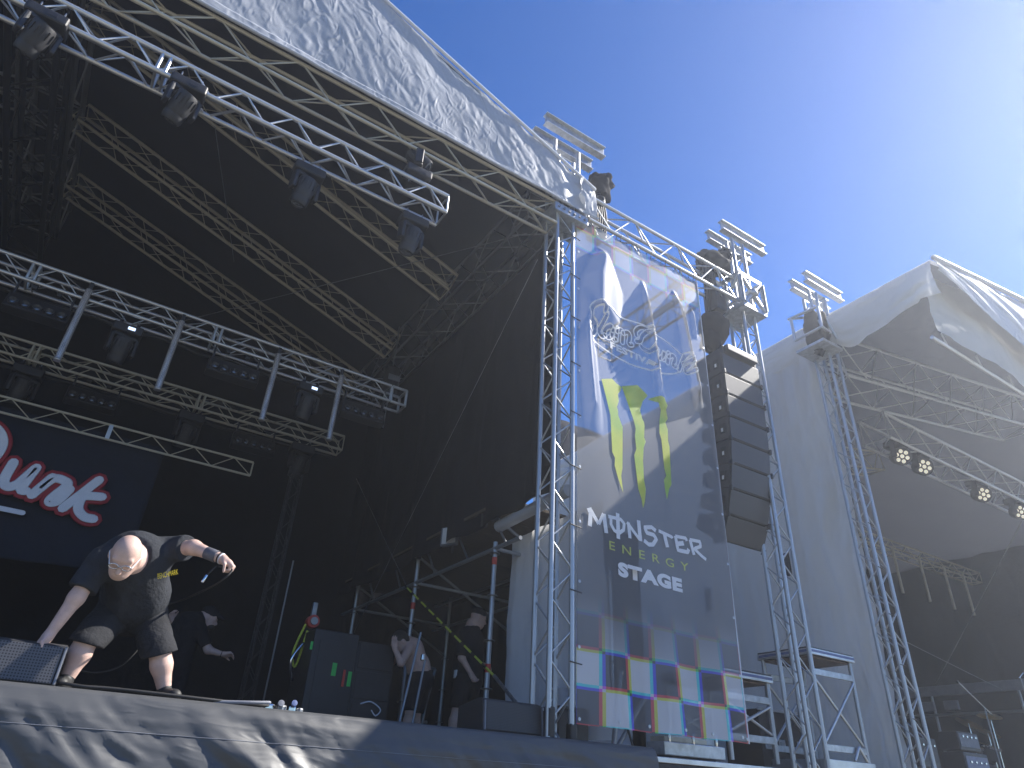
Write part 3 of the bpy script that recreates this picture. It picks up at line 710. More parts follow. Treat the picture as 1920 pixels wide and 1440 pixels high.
bt_, _, _ = truss('ground_support_leg', 'dark slim lattice leg standing at the back of the stage, right of the backdrop', 'tower', (2.36, 9.75, DECK), (2.36, 9.75, 5.5), .14, .14, .22, 'black_metal', .012, .005, None, (0, 1, 0))
bar('stage_pole', None, (2.62, 9.9, DECK), (2.62, 9.9, 4.3), .012, 'steel'); tag(bpy.data.objects['stage_pole'], 'thin dark upright pole beside the slim lattice leg', 'pole')

# ------------------------------------------------------------ moving lights
HEAD = [(.07, -.20), (.115, -.195), (.125, -.16), (.13, -.05), (.13, .05), (.122, .09), (.118, .10), (.122, .115), (.118, .17), (.108, .20), (.095, .205), (.09, .185)]
def mover(label, x, y, z, pan, tilt, group, s=1.0, standing=False, lit=False):
    """z = underside of the chord it is clamped to (or top when standing)"""
    sg = -1 if standing else 1
    t = thing('moving_light', label, 'stage light', (x, y, z), group)
    S = Matrix.Translation((x, y, z)) @ Matrix.Diagonal((s, s, s*sg, 1))
    put('base', rbox_mesh((.42, .27, .15), 'black_plastic', .035, 3), t, wm=S @ Matrix.Translation((0, 0, -.14)))
    put('base_display', rbox_mesh((.10, .004, .05), 'screen_lit' if lit else 'black_metal', .001), t, wm=S @ Matrix.Translation((.05, -.137, -.14)))
    for dx in (-.12, .12):
        cl = put('clamp', rbox_mesh((.05, .07, .10), 'black_metal', .015), t, wm=S @ Matrix.Translation((dx, 0, -.02)))
        put('clamp_bolt', rbox_mesh((.016, .03, .07), 'steel', .004), cl, wm=S @ Matrix.Translation((dx, -.02, .05)))
    Y = S @ Matrix.Translation((0, 0, -.215)) @ Matrix.Rotation(pan, 4, 'Z')
    yk = put('yoke', rbox_mesh((.36, .13, .07), 'black_plastic', .03, 3), t, wm=Y @ Matrix.Translation((0, 0, -.03)))
    for dx in (-1, 1):
        put('yoke_arm', rbox_mesh((.055, .13, .30), 'black_plastic', .026, 3), yk, wm=Y @ Matrix.Translation((dx*.175, 0, -.17)))
    Hm = Y @ Matrix.Translation((0, 0, -.26)) @ Matrix.Rotation(tilt, 4, 'X')
    hd = put('head', lathe_mesh(HEAD, 'black_plastic', 24, 'head'), t, wm=Hm)
    for k in range(14):
        a = math.pi*2*k/14
        put('cooling_fin', rbox_mesh((.012, .022, .11), 'black_metal', .003), hd, wm=Hm @ Matrix.Rotation(a, 4, 'Z') @ Matrix.Translation((0, .13, -.09)))
    put('lens', lathe_mesh([(.0, .0), (.05, .008), (.088, 0), (.09, -.01), (.0, -.012)], 'lens_glass', 24, 'lens'), hd, wm=Hm @ Matrix.Translation((0, 0, .195)))
    return t
G1 = 'moving lights on the foremost truss'
mover('moving head light at the far left end of the bright front truss', -1.62, 5.07, 7.04, .45, -2.5, G1, .74)
mover('second moving head light from the left on the bright front truss', -.50, 5.07, 7.04, .40, -2.5, G1, .74)
mover('third moving head light from the left, hanging under the bright front truss', .73, 5.29, 6.94, .35, -2.8, G1, .74)
mover('moving head light under the right tip of the bright front truss', 1.90, 5.29, 6.94, .3, -2.85, G1, .74)
mover('moving head light standing upside on top of the bright front truss near its right end', 1.78, 5.08, 7.22, 1.2, .9, G1, .7, True)
G2 = 'moving lights on the mid-stage truss'
for (x, y, z, lab, lit) in ((-.34, 8.2, 6.19, 'square moving light between the two leftmost foil tubes', True), (1.90, 8.2, 6.19, 'square moving light between the two rightmost foil tubes', True)):
    mover(lab, x, y, z, .2, -2.8, G2, .78, lit=lit)
for (x, lab) in ((-1.28, 'dark moving light at the left end of the rear lighting truss'), (.75, 'dark moving light near the middle of the rear lighting truss'), (2.4, 'dark moving light near the right end of the rear lighting truss')):
    mover(lab, x, 9.95, 6.12, .4, -2.8, 'moving lights on the rear truss', .85)
def led_bar(label, x, y, z, group):
    t = thing('blinder_light', label, 'stage light', (x, y, z), group)
    rot = Matrix.Rotation(R(-22), 4, 'X'); M = Matrix.Translation((x, y, z-.30)) @ rot
    put('housing', rbox_mesh((.62, .13, .24), 'black_metal', .02), t, wm=M)
    for dx in (-.30, .30): box('bracket', t, (x+dx*.9, y, z-.13), (.02, .05, .26), 'black_metal', .004)
    for dx in (-.12, .12): box('clamp', t, (x+dx, y, z-.01), (.05, .06, .09), 'black_metal', .01)
    for k in range(5):
        Lm = M @ Matrix.Translation((-.23+.115*k, -.066, -.05)) @ Matrix.Rotation(R(90), 4, 'X')
        rg = put('lens_ring', lathe_mesh([(.028, 0), (.05, 0), (.052, .02), (.046, .03), (.04, .022), (.026, .006)], 'black_plastic', 16, 'lring'), t, wm=Lm)
        put('lens', lathe_mesh([(0, .02), (.025, .014), (.034, .004), (.0, .0)], 'lens_glass', 14, 'lglass'), rg, wm=Lm)
    return t
for (x, lab) in ((-1.21, 'five-lens blinder bar at the left end of the mid-stage truss'), (.90, 'five-lens blinder bar in the middle of the mid-stage truss'), (2.62, 'five-lens blinder bar under the right end of the mid-stage truss')):
    led_bar(lab, x, 8.05, 6.2, 'blinder bars on the mid-stage truss')
for (x, lab) in ((-.48, 'five-lens blinder bar on the left half of the rear lighting truss'), (1.66, 'five-lens blinder bar on the right half of the rear lighting truss')):
    led_bar(lab, x, 9.85, 6.12, 'blinder bars on the rear truss')
for i, (x, lab) in enumerate(((-.84, 'leftmost of the four hanging foil tubes'), (.17, 'second hanging foil tube from the left'), (1.36, 'third hanging foil tube from the left'), (2.22, 'rightmost of the four hanging foil tubes'))):
    t = thing('foil_tube', lab, 'light tube', (x, 7.95, 5.36), 'foil tubes hanging from the mid-stage truss')
    bar('tube', t, (x, 7.95, 5.37), (x, 7.95, 6.31), .036, 'tube_foil', 12)
    bar('end_cap', t, (x, 7.95, 5.345), (x, 7.95, 5.372), .037, 'alu', 12)
    box('hook', t, (x, 7.97, 6.36), (.04, .05, .12), 'black_metal', .008)
hm = thing('roof_motor', 'dark chain motor with a pale maker plate under the right eave truss', 'hoist', (3.3, 9.0, 7.1))
bar('motor_body', hm, (3.3, 9.0, 6.75), (3.3, 9.0, 7.35), .13, 'black_metal', 14)
box('maker_plate', hm, (3.3, 8.86, 7.13), (.20, .02, .10), 'grey_case', .01)
bar('chain', hm, (3.3, 9.0, 7.35), (3.3, 9.0, 8.2), .012, 'steel')
bar('chain', hm, (3.3, 9.0, 6.3), (3.3, 9.0, 6.75), .012, 'steel')
# cables tied along trusses
for (y, z, x0, x1, lab) in ((8.24, 6.21, -4.3, 3.0, 'black cable loom tied along the mid-stage truss'), (10.04, 6.12, -4.3, 2.9, 'black cable loom tied along the rear lighting truss')):
    P = [(x0+(x1-x0)*i/24, y+.03*math.sin(i*2.1), z-.05-.035*abs(math.sin(i*1.3))) for i in range(25)]
    tag(tube('cable_loom', P, .022, 'black_rubber', None, 6), lab, 'cable')
# stay wires
def wire(label, a, b, r=.006, m='steel', sag=0):
    a, b = Vector(a), Vector(b); P = [a.lerp(b, i/12)-Vector((0, 0, sag*math.sin(math.pi*i/12))) for i in range(13)]
    V, F = tube_data(P, r, 6); o = mesh_obj('stay_wire', V, F, m); return tag(o, label, 'wire', 'stay wires')
wire('stay wire slanting down across the black side drape', (3.62, 5.4, 7.3), (3.95, 11.7, 2.6))
wire('nearly level stay wire crossing the black roof under the eave', (3.5, 5.5, 7.75), (-.6, 11.5, 7.7))
wire('thin wire hanging down the roof lining from the second moving light', (-.2, 5.4, 7.0), (.6, 9.4, 8.5), .004)
wire('lower stay wire crossing the side drape towards the ratchet strap', (4.0, 11.9, 6.6), (4.0, 9.0, 4.05))

# ------------------------------------------------------------ backdrop
DUNK = [[(-1.49, 4.255), (-1.481, 4.62), (-1.483, 4.964)], [(-1.652, 4.962), (-1.453, 5.062), (-1.262, 5.017), (-1.154, 4.873), (-1.163, 4.679), (-1.266, 4.53)], [(-0.97, 4.666), (-0.982, 4.441), (-0.918, 4.375), (-0.843, 4.428), (-0.796, 4.526), (-0.734, 4.664)], [(-0.734, 4.664), (-0.789, 4.392), (-0.741, 4.371)], [(-0.541, 4.596), (-0.662, 4.341)], [(-0.613, 4.438), (-0.523, 4.583), (-0.41, 4.588), (-0.364, 4.539), (-0.459, 4.359), (-0.466, 4.298), (-0.394, 4.333), (-0.322, 4.498)], [(-0.061, 4.691), (-0.313, 4.261)], [(0.033, 4.494), (-0.134, 4.46), (-0.172, 4.398), (-0.155, 4.282), (-0.066, 4.211), (0.029, 4.208)]]
mat('navy_cloth', (.010, .015, .028), .85, 0, .25, 3, .3, 12, .25)
bd = thing('backdrop', 'navy backdrop with large white and red script lettering at the rear of the stage', 'backdrop', (-2, 9.6, 3.6))
def bdy(x, z): return 9.62+.03*math.sin(x*3+z)*max(0, (4.9-z))+.02*fbm(x*1.2, z, 2)
grid_obj('cloth', 120, 50, lambda u, v: (-5.2+u*5.75-.0*v, bdy(-5.2+u*5.75, 3.62+v*1.72), 3.62+v*1.72+.03*math.sin(u*30)*(1-v)*.3), 'navy_cloth', bd, thick=.004)
strokes('letter_border', DUNK, .100, 'red_print', bd, lambda x, z: 9.54, 0, .05)
strokes('letter', DUNK, .056, 'white_print', bd, lambda x, z: 9.54, .012, .05)
strokes('underline', [[(-1.9, 4.13), (-.68, 4.122)]], .03, 'white_print', bd, lambda x, z: 9.56, .0, .05, False)

# ------------------------------------------------------------ side wing: scaffold, rolled sheet, straps
sc = thing('wing_scaffold', 'dark steel scaffold frame carrying a low roof over the side wing', 'scaffold', (4.2, 6.9, DECK))
for y in (6.95, 9.1, 11.4):
    for x in (4.2, 6.0):
        bar('upright', sc, (x, y, DECK), (x, y, 4.75 if y > 7 else 4.2), .030, 'galv', 10)
        for z in (2.55, 3.05, 3.55, 4.05):
            bar('rosette', sc, (x, y, z), (x, y, z+.012), .065, 'steel', 8)
    bar('transom', sc, (4.2, y, 4.12), (6.0, y, 4.12), .024, 'galv', 8)
    bar('diagonal', sc, (4.2, y, 4.5), (6.0, y, 3.6), .022, 'steel', 8)
for z, r in ((4.56, .026), (4.12, .026)):
    for x in (4.2, 6.0):
        bar('ledger', sc, (x, 6.4, z), (x, 12, z), r, 'galv', 8)
for y in (6.7, 7.6, 8.5, 9.6, 10.6): bar('brace_post', sc, (4.2, y, 4.12), (4.2, y+.35, 4.56), .016, 'steel', 6)
for i in range(9): box('roof_board', sc, (5.22, 6.95+i*.60, 4.64), (2.24, .597, .04), 'wing_boards', .003)
for y, z in ((6.95, 3.92), (6.95, 2.72), (9.1, 3.75), (11.4, 3.6)): bar('red_tape_band', sc, (4.2, y, z), (4.2, y, z+.09), .033, 'red_tape', 10)
bar('drape_roll', sc, (4.2, 5.5, 4.42), (4.2, 6.9, 4.38), .07, 'silver_tarp', 12)
for y in (6.95, 7.2, 9.05): box('clip_bracket', sc, (4.17, y, 4.62), (.08, .06, .34), 'black_metal', .01)
ss = grid_obj('side_sheet', 70, 60, lambda u, v: (4.55+.05*math.sin(u*17+v*2)*(.3+.7*v)+.03*fbm(u*6, v*3, 2), 5.35+u*1.75, 4.35-v*2.3), 'side_sheet', None)
tag(ss, 'pale grey sheet hanging at the side of the wing behind the corner tower', 'tarpaulin')
wl = thing('work_light', 'small square pale work light clamped to the wing scaffold rail', 'lamp', (4.15, 8.0, 4.5))
box('housing', wl, (4.12, 8.02, 4.52), (.07, .26, .26), 'grey_case', .015, Matrix.Rotation(R(25), 4, 'Z'))
box('glass', wl, (4.085, 7.98, 4.52), (.012, .22, .22), 'white_paper', .004, Matrix.Rotation(R(25), 4, 'Z'))
box('bracket', wl, (4.17, 8.0, 4.36), (.03, .03, .12), 'black_metal', .005)
# yellow and black ratchet strap from scaffold to tower foot
st = thing('ratchet_strap', 'yellow and black ratchet strap running diagonally down past the scaffold post', 'strap', (3.95, 6.3, 2.5))
a, b = Vector((4.0, 9.0, 4.02)), Vector((3.98, 6.45, 2.62))
for i in range(30):
    p, q = a.lerp(b, i/30), a.lerp(b, (i+1)/30)
    bar('webbing', st, p, q, .014, 'yellow_rope' if i % 3 else 'black_rubber', 6)
c = Vector((3.86, 5.4, DECK+.05))
for i in range(10): bar('chain_link', st, b.lerp(c, i/10), b.lerp(c, (i+.8)/10), .02, 'steel', 6)
hh = thing('red_hoist', 'small red hand hoist hanging by the rack at the back of the stage', 'hoist', (2.6, 8.6, 3.1))
bar('wheel', hh, (2.66, 8.55, 3.27), (2.66, 8.66, 3.27), .075, 'red_paint', 18)
bar('hub', hh, (2.66, 8.52, 3.27), (2.66, 8.56, 3.27), .045, 'steel', 12)
box('hook_plate', hh, (2.66, 8.62, 3.42), (.06, .06, .16), 'steel', .01)
tube('hand_chain', [(2.58, 8.6, 3.22), (2.5, 8.6, 2.9), (2.56, 8.6, 2.75), (2.62, 8.6, 3.15)], .014, 'yellow_rope', hh)
tube('hand_chain', [(2.58, 8.55, 3.0), (2.48, 8.55, 2.8), (2.55, 8.6, 2.6)], .018, 'chrome', hh)

# ------------------------------------------------------------ gear on deck
rk = thing('equipment_rack', 'tall dark equipment rack with green tape marks standing on the stage', 'flight case', (2.9, 8.4, DECK))
box('cabinet', rk, (2.88, 8.55, DECK+.58), (.55, .62, 1.16), 'case_black', .02)
box('side_cabinet', rk, (3.42, 8.6, DECK+.55), (.5, .62, 1.10), 'case_black', .02)
for z in (.27, .62, .95): box('drawer_front', rk, (3.42, 8.283, DECK+z), (.45, .015, .30), 'black_plastic', .008)
box('door_panel', rk, (2.80, 8.235, DECK+.55), (.24, .012, 1.0), 'case_black', .004)
for (x, z, sx, sz, r_) in ((2.90, .74, .055, .14, 0), (3.10, .66, .045, .16, 8), (2.585, .96, .03, .09, 0)):
    box('tape_mark', rk, (x, 8.224, DECK+z), (sx, .004, sz), 'green_tape', .001)
box('tape_mark', rk, (3.03, 8.224, DECK+.66), (.03, .004, .18), 'red_tape', .001)
tube('coiled_cable', [(3.3, 8.26, DECK+.42), (3.42, 8.25, DECK+.45), (3.55, 8.25, DECK+.38), (3.5, 8.25, DECK+.31), (3.44, 8.25, DECK+.36)], .008, 'white_print', rk)
def wedge(label, x0, x1, y, zb, h, d, gm, flip=False, cat='loudspeaker'):
    t = thing('floor_monitor', label, cat, ((x0+x1)/2, y, zb), 'floor monitors on the stage')
    bm = bmesh.new(); prof = [(0, 0), (0.02, h*.92), (.09, h), (d, h*.80), (d, 0)]
    va = [bm.verts.new((0, a, b)) for a, b in prof]; W = x1-x0; vb = [bm.verts.new((W, a, b)) for a, b in prof]
    bm.faces.new(va); bm.faces.new(vb[::-1])
    for k in range(5): bm.faces.new((va[k], va[(k+1) % 5], vb[(k+1) % 5], vb[k]))
    bmesh.ops.bevel(bm, geom=bm.edges[:], offset=.008, segments=2, affect='EDGES')
    put('cabinet', done(bm, 'cabinet', 'speaker_paint'), t, wm=(x0, y, zb))
    tl = math.atan2(.02, h*.92)
    box('grille', t, ((x0+x1)/2, y+.002, zb+h*.47), (W-.05, .02, h*.84), gm, .005, Matrix.Rotation(-tl, 4, 'X'))
    for x in (x0+.012, x1-.012): box('side_trim', t, (x, y+.0, zb+h*.47), (.014, .026, h*.86), 'grey_case', .004, Matrix.Rotation(-tl, 4, 'X'))
    return t
wedge('grey-grilled monitor loudspeaker at the left stage edge under the hand of the bending person', -.62, .14, 5.12, DECK+.02, .245, .5, 'grille_grey')
wm_ = wedge('dark monitor loudspeaker at the stage edge beside the corner tower', 3.08, 3.66, 5.12, DECK+.02, .25, .42, 'grille_dark')
# cables and small bits along the edge
tag(tube('stage_cable', [(.16, 5.15, 2.03), (.28, 5.12, 2.02), (.45, 5.12, 2.025), (.9, 5.1, 2.02), (1.3, 5.15, 2.02), (1.45, 5.2, 2.03)], .010, 'black_rubber'), 'black cable lying along the front edge of the stage', 'cable')
pd = thing('pedal_cluster', 'small cluster of pedals and connectors at the stage edge', 'pedals', (1.5, 5.25, DECK))
for i, (x, y, s_, m_) in enumerate(((1.42, 5.2, .05, 'chrome'), (1.50, 5.16, .045, 'steel'), (1.58, 5.2, .05, 'chrome'), (1.63, 5.18, .035, 'steel'), (1.46, 5.26, .05, 'black_metal'))):
    box('pedal', pd, (x, y, DECK+.035), (s_*1.2, s_, s_), m_, .012, Matrix.Rotation(i*.7, 4, 'Z'))
put('dial', lathe_mesh([(0, 0), (.022, 0), (.022, .016), (0, .018)], 'grey_case', 16, 'dial'), pd, wm=Matrix.Translation((1.48, 5.14, DECK+.06)) @ Matrix.Rotation(R(70), 4, 'X'))
put('dial', lathe_mesh([(0, 0), (.020, 0), (.020, .016), (0, .018)], 'blue_deck', 16, 'dial2'), pd, wm=Matrix.Translation((1.57, 5.14, DECK+.07)) @ Matrix.Rotation(R(70), 4, 'X'))
tube('lead', [(1.05, 5.12, DECK+.03), (1.25, 5.1, DECK+.045), (1.40, 5.13, DECK+.06)], .012, 'grey_case', pd)
# microphone stand poles in front of the rack
ms = thing('stand_poles', 'pair of thin dark stand poles rising behind the stage edge near the rack', 'stand', (3.0, 6.6, DECK))
bar('pole', ms, (2.94, 6.4, DECK), (3.12, 6.5, DECK+.95), .012, 'steel'); bar('pole', ms, (3.10, 6.45, DECK), (3.2, 6.5, DECK+.7), .011, 'steel')
box('clutch', ms, (3.17, 6.5, DECK+.72), (.035, .035, .06), 'chrome', .01)
bar('base_rod', ms, (2.8, 6.35, DECK+.015), (3.25, 6.5, DECK+.015), .01, 'steel')
bx = thing('keyboard_stand', 'dark tubular equipment stand behind the shirtless person', 'stand', (4.6, 8.9, DECK))
for (a, b) in (((4.35, 8.9, DECK), (4.55, 8.9, DECK+1.0)), ((4.55, 8.9, DECK+1.0), (4.0, 8.9, DECK+1.08)), ((4.3, 8.7, DECK), (4.36, 8.7, DECK+.55)), ((4.1, 8.9, DECK+.3), (4.5, 8.9, DECK+.35))): bar('tube', bx, a, b, .022, 'steel')
# platform steps beyond the banner
def riser(label, x0, x1, y0, y1, z0, z1, base):
    t = thing('stage_riser', label, 'platform', ((x0+x1)/2, (y0+y1)/2, z0), 'deck risers on legs beside the loudspeaker tower')
    cx, cy = (x0+x1)/2, (y0+y1)/2
    box('deck_board', t, (cx, cy, z1-.01), (x1-x0, y1-y0, .02), 'black_metal', .004)
    for yy_ in (y0, y1): 
        box('edge_rail', t, (cx, yy_, z1-.055), (x1-x0, .03, .07), 'alu', .004)
        box('blue_stripe', t, (cx, yy_+(-.0165 if yy_ == y0 else .0165), z1-.05), (x1-x0-.02, .003, .028), 'blue_deck', 0)
    for xx in (x0, x1): 
        box('edge_rail', t, (xx, cy, z1-.055), (.03, y1-y0-.03, .07), 'alu', .004)
        box('blue_stripe', t, (xx+(-.0165 if xx == x0 else .0165), cy, z1-.05), (.003, y1-y0-.05, .028), 'blue_deck', 0)
    box('underside', t, (cx, cy, z1-.105), (x1-x0-.1, y1-y0-.1, .02), 'plywood', .004)
    for xx in (x0+.04, x1-.04):
        for yy_ in (y0+.04, y1-.04): bar('leg', t, (xx, yy_, z0), (xx, yy_, z1-.09), .026, 'galv', 10)
    for yy_ in (y0+.04, y1-.04):
        for z in (z1-.28, z0+.22): box('rail', t, (cx, yy_, z), (x1-x0-.1, .03, .07), 'galv', .004)
        bar('cross_brace', t, (x0+.06, yy_-.01, z0+.28), (x1-.06, yy_-.01, z1-.34), .017, 'alu', 6)
        bar('cross_brace', t, (x0+.06, yy_+.012, z1-.34), (x1-.06, yy_+.012, z0+.28), .017, 'alu', 6)
    if base:
        box('base_frame', t, (cx, y0+.04, z0+.05), (x1-x0+.1, .06, .10), 'alu', .006); box('base_frame', t, (x0+.04, cy+.05, z0+.05), (.06, y1-y0-.1, .10), 'alu', .006)
        for dx in (-.12, .12): bar('gusset', t, (cx+.2+dx, y0+.0, z0+.11), (cx+.2, y0+.0, z0+.26), .018, 'alu', 6)
    return t
riser('taller aluminium deck riser on cross-braced legs right of the loudspeaker tower', 7.86, 8.74, 5.42, 6.2, DECK+.02, 3.32, True)
riser('lower aluminium deck riser on legs just behind the banner edge', 6.3, 7.1, 5.45, 6.4, DECK+.02, 2.90, False)
mp_ = thing('aluminium_base_plate', 'low aluminium ballast tray with bolts on the wing deck below the banner', 'tray', (6.0, 5.5, DECK))
box('tray', mp_, (5.75, 5.55, DECK+.06), (.85, .25, .12), 'galv', .01); box('lid', mp_, (5.7, 5.6, DECK+.15), (.6, .2, .05), 'alu_dull', .01)
for x in (5.42, 5.75, 6.08): bar('bolt', mp_, (x, 5.45, DECK+.1), (x, 5.45, DECK+.22), .016, 'chrome', 8)
ks = thing('folded_stand', 'dark crossed stand legs behind the foot of the banner', 'stand', (4.9, 5.6, DECK))
bar('leg', ks, (4.78, 5.55, DECK), (4.95, 5.6, 2.7), .025, 'steel'); bar('leg', ks, (4.85, 5.6, DECK), (5.35, 5.6, 2.6), .022, 'steel'); bar('leg', ks, (5.05, 5.55, DECK), (4.92, 5.6, 2.45), .012, 'black_metal')
bc = thing('black_crate', 'black box beside the tower foot under the banner corner', 'box', (4.2, 5.5, DECK))
box('shell', bc, (4.2, 5.55, DECK+.14), (.34, .3, .28), 'black_plastic', .01); box('lid', bc, (4.2, 5.55, DECK+.295), (.35, .31, .03), 'black_metal', .006)
fc = thing('flight_case', 'large black flight case with butterfly latches behind the tall riser', 'flight case', (8.9, 6.9, DECK))
box('body', fc, (8.72, 6.9, DECK+.37), (1.0, .6, .74), 'case_black', .01)
for z in (DECK+.02, DECK+.74): box('edge_trim', fc, (8.72, 6.595, z), (1.02, .02, .03), 'alu', .003)
for x in (8.35, 8.62, 9.0): 
    box('latch_dish', fc, (x, 6.592, DECK+.33), (.13, .015, .13), 'alu', .008); box('latch', fc, (x, 6.582, DECK+.33), (.08, .012, .07), 'galv', .006)
box('label_card', fc, (9.1, 6.594, DECK+.62), (.07, .006, .06), 'white_paper', 0)
# ------------------------------------------------------------ neighbouring stage
X2 = 9.33
nr = thing('neighbour_roof', 'pale tarpaulin roof of the neighbouring stage with overhanging front corner', 'stage roof', (X2, 3.3, 8.2))
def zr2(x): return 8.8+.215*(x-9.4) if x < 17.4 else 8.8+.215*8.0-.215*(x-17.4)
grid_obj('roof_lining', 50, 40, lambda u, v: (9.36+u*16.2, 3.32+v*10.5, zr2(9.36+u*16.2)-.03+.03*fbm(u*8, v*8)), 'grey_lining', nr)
grid_obj('roof_cover', 50, 40, lambda u, v: (9.36+u*16.2, 3.30+v*10.5, zr2(9.36+u*16.2)+.03+.03*fbm(u*8, v*8)), 'thin_cover', nr)
# side valance: scalloped lower hem near the front
def val(u, v):
    y = 3.30+u*9.5; z1 = 8.80
    z0 = 8.14+.06*math.sin(u*40)+(.05 if y < 3.6 else 0)
    if y > 5.0: z0 = 8.22
    if 4.5 < y < 5.0: z0 -= .12*math.sin((y-4.5)/.5*math.pi)
    x = 9.36-.10*math.sin(v*math.pi)*(.6+.4*math.sin(y*2.6))-.05*abs(fbm(y*1.2, v*2, 3))
    return (x, y, z1+(z0-z1)*v)
grid_obj('side_valance', 200, 30, val, 'wall_tarp', nr)
def fas(u, v):
    x = 9.38+u*8; z1 = zr2(x)+.03; z0 = 8.60-.13*(x-9.38)
    wr = .05*fbm((x-9.4)*.6-v*2.2, v*.5+x*.1, 4, 3)+.025*abs(fbm((x-9.4)*1.6-v*5, x*.2, 8, 3))
    return (x, 3.28-wr-.06*math.sin(v*math.pi), z1+(z0-z1)*v)
grid_obj('front_fascia', 220, 50, fas, 'silver_tarp', nr)
V, F = tube_data([Vector((9.38+8*i/60, 3.25, zr2(9.38+8*i/60)+.05)) for i in range(61)], .04, 8)
mesh_obj('roof_edge_roll', V, F, 'silver_tarp', nr)
grid_obj('inner_pelmet', 120, 16, lambda u, v: (9.42+u*8, 3.50+.03*fbm(u*20, v*2)+.03*math.sin(u*20+v), (zr2(9.42+u*8)-.04)*(1-v)+(7.66+.03*math.sin(u*34))*v), 'cream_tarp', nr)
wl2 = grid_obj('side_wall', 220, 90, lambda u, v: (X2+.02+(.05*math.exp(-u*7)*math.sin(u*150+v*9+3*fbm(u*30, v*6, 1))+.05*math.exp(-u*9)*abs(fbm(u*34-v*8, v*7, 5, 4))*2+.02*fbm(u*9, v*3, 2)), 5.33+u*8.4, 8.26-v*8.1), 'wall_tarp', None)
tag(wl2, 'tall pale tarpaulin side wall of the neighbouring stage', 'tarpaulin')
for (y, z) in ((6.55, 4.85), (8.2, 4.6)):
    v_ = thing('vent_hatch', 'small dark vent slot with flap in the pale side wall, '+('nearer the tower' if y < 7 else 'further back'), 'vent', (X2, y, z))
    box('slot', v_, (X2-.05, y, z), (.02, .13, .36), 'black_plastic', .004); box('flap', v_, (X2-.04, y, z+.0), (.012, .24, .50), 'white_paper', .004)
def d2(name, label, a, b, z0, z1): return drape(name, label, a, b, z0, z1, 'black_cloth', .06, 120)
d2('neighbour_back_drape', 'black drape closing the back of the neighbouring stage', (9.5, 13.6, 0), (25, 13.6, 0), DECK, 10.6)
d2('neighbour_side_drape', 'black drape lining the far right side of the neighbouring stage', (24.5, 4.5, 0), (24.5, 13.6, 0), DECK, 9.1)
nd = thing('neighbour_platform', 'platform deck of the neighbouring stage', 'stage platform', (16, 9, 0))
box('deck', nd, (17.2, 9.3, DECK-.1), (15.3, 8.4, .12), 'plywood', .01); box('front_panel', nd, (17.2, 5.13, DECK/2-.08), (15.3, .03, DECK-.18), 'black_pvc', .004)
truss('neighbour_rafter', 'nearest rafter truss rising from the tower of the neighbouring stage', 'truss', (9.6, 5.5, 8.15), (17.2, 5.5, 9.6), .75, .75, .7, 'alu', .03, .012, 'rafters of the neighbouring stage')
truss('neighbour_rafter', 'second rafter truss inside the neighbouring stage', 'truss', (9.8, 9.0, 8.1), (17.2, 9.0, 9.7), .5, .5, .55, 'alu_dull', .026, .011, 'rafters of the neighbouring stage')
truss('neighbour_rafter', 'rearmost rafter truss inside the neighbouring stage', 'truss', (9.8, 12.2, 8.1), (17.2, 12.2, 9.7), .5, .5, .55, 'alu_dull', .026, .011, 'rafters of the neighbouring stage')
truss('neighbour_eave_truss', 'eave truss running back along the pale wall of the neighbouring stage', 'truss', (9.95, 5.6, 8.0), (9.95, 13.2, 8.0), .5, .5, .5, 'alu_dull', .026, .011)
fbm_ = thing('neighbour_front_beam', 'pale tubular beam under the front overhang of the neighbouring stage', 'beam', (9.6, 3.62, 7.62))
bar('tube', fbm_, (9.45, 3.64, 7.62), (18, 3.64, 7.62), .03, 'alu', 10)
for x in (9.9, 10.9, 11.9, 12.9, 14): bar('stub', fbm_, (x, 3.64, 7.62), (x-.1, 3.64, 7.84), .014, 'alu', 6)
truss('neighbour_lighting_truss', 'bright lighting truss carrying lit lamps in the neighbouring stage', 'truss', (12.0, 6.1, 7.92), (20, 6.1, 7.92), .5, .52, .55, 'alu', .034, .014)
truss('neighbour_rear_truss', 'dim truss with hanging tubes at the back of the neighbouring stage', 'truss', (17.5, 10.2, 8.1), (24, 10.2, 8.1), .3, .3, .4, 'alu_dull', .025, .010)
for i, x in enumerate((19.07, 20.4, 21.68, 22.76)):
    o = bar('hanging_tube', None, (x, 10.0, 6.75), (x, 10.0, 8.0), .035, 'alu_dull', 10)
    tag(o, ['leftmost', 'second from left', 'third from left', 'rightmost'][i]+' of the four pale tubes hanging in the neighbouring stage', 'light tube', 'tubes hanging in the neighbouring stage')
for i, x in enumerate((12.45, 13.2, 15.4, 17.0)):
    t = thing('wash_light', ['leftmost', 'second', 'third', 'rightmost'][i]+' wash light with a cluster of seven lit lenses in the neighbouring stage', 'stage light', (x, 6.0, 7.6), 'wash lights of the neighbouring stage')
    Hm = Matrix.Translation((x, 5.95, 7.42)) @ Matrix.Rotation(R(118), 4, 'X') @ Matrix.Rotation(R(-35), 4, 'Y')
    put('head', lathe_mesh([(.08, -.2), (.15, -.16), (.17, -.02), (.175, .05), (.16, .06), (.155, .04)], 'black_plastic', 20, 'whead'), t, wm=Hm)
    box('base', t, (x, 6.0, 7.66), (.36, .3, .13), 'black_plastic', .03); 
    for dx in (-.19, .19): box('yoke_arm', t, (x+dx, 5.97, 7.5), (.04, .1, .28), 'black_plastic', .015)
    for k in range(7):
        r_ = 0 if k == 0 else .098; a = k*math.pi/3
        put('lens', lathe_mesh([(0, .014), (.024, .010), (.038, 0), (0, -.004)], 'lens_lit', 14, 'wlens'), t, wm=Hm @ Matrix.Translation((r_*math.cos(a), r_*math.sin(a), .055)))
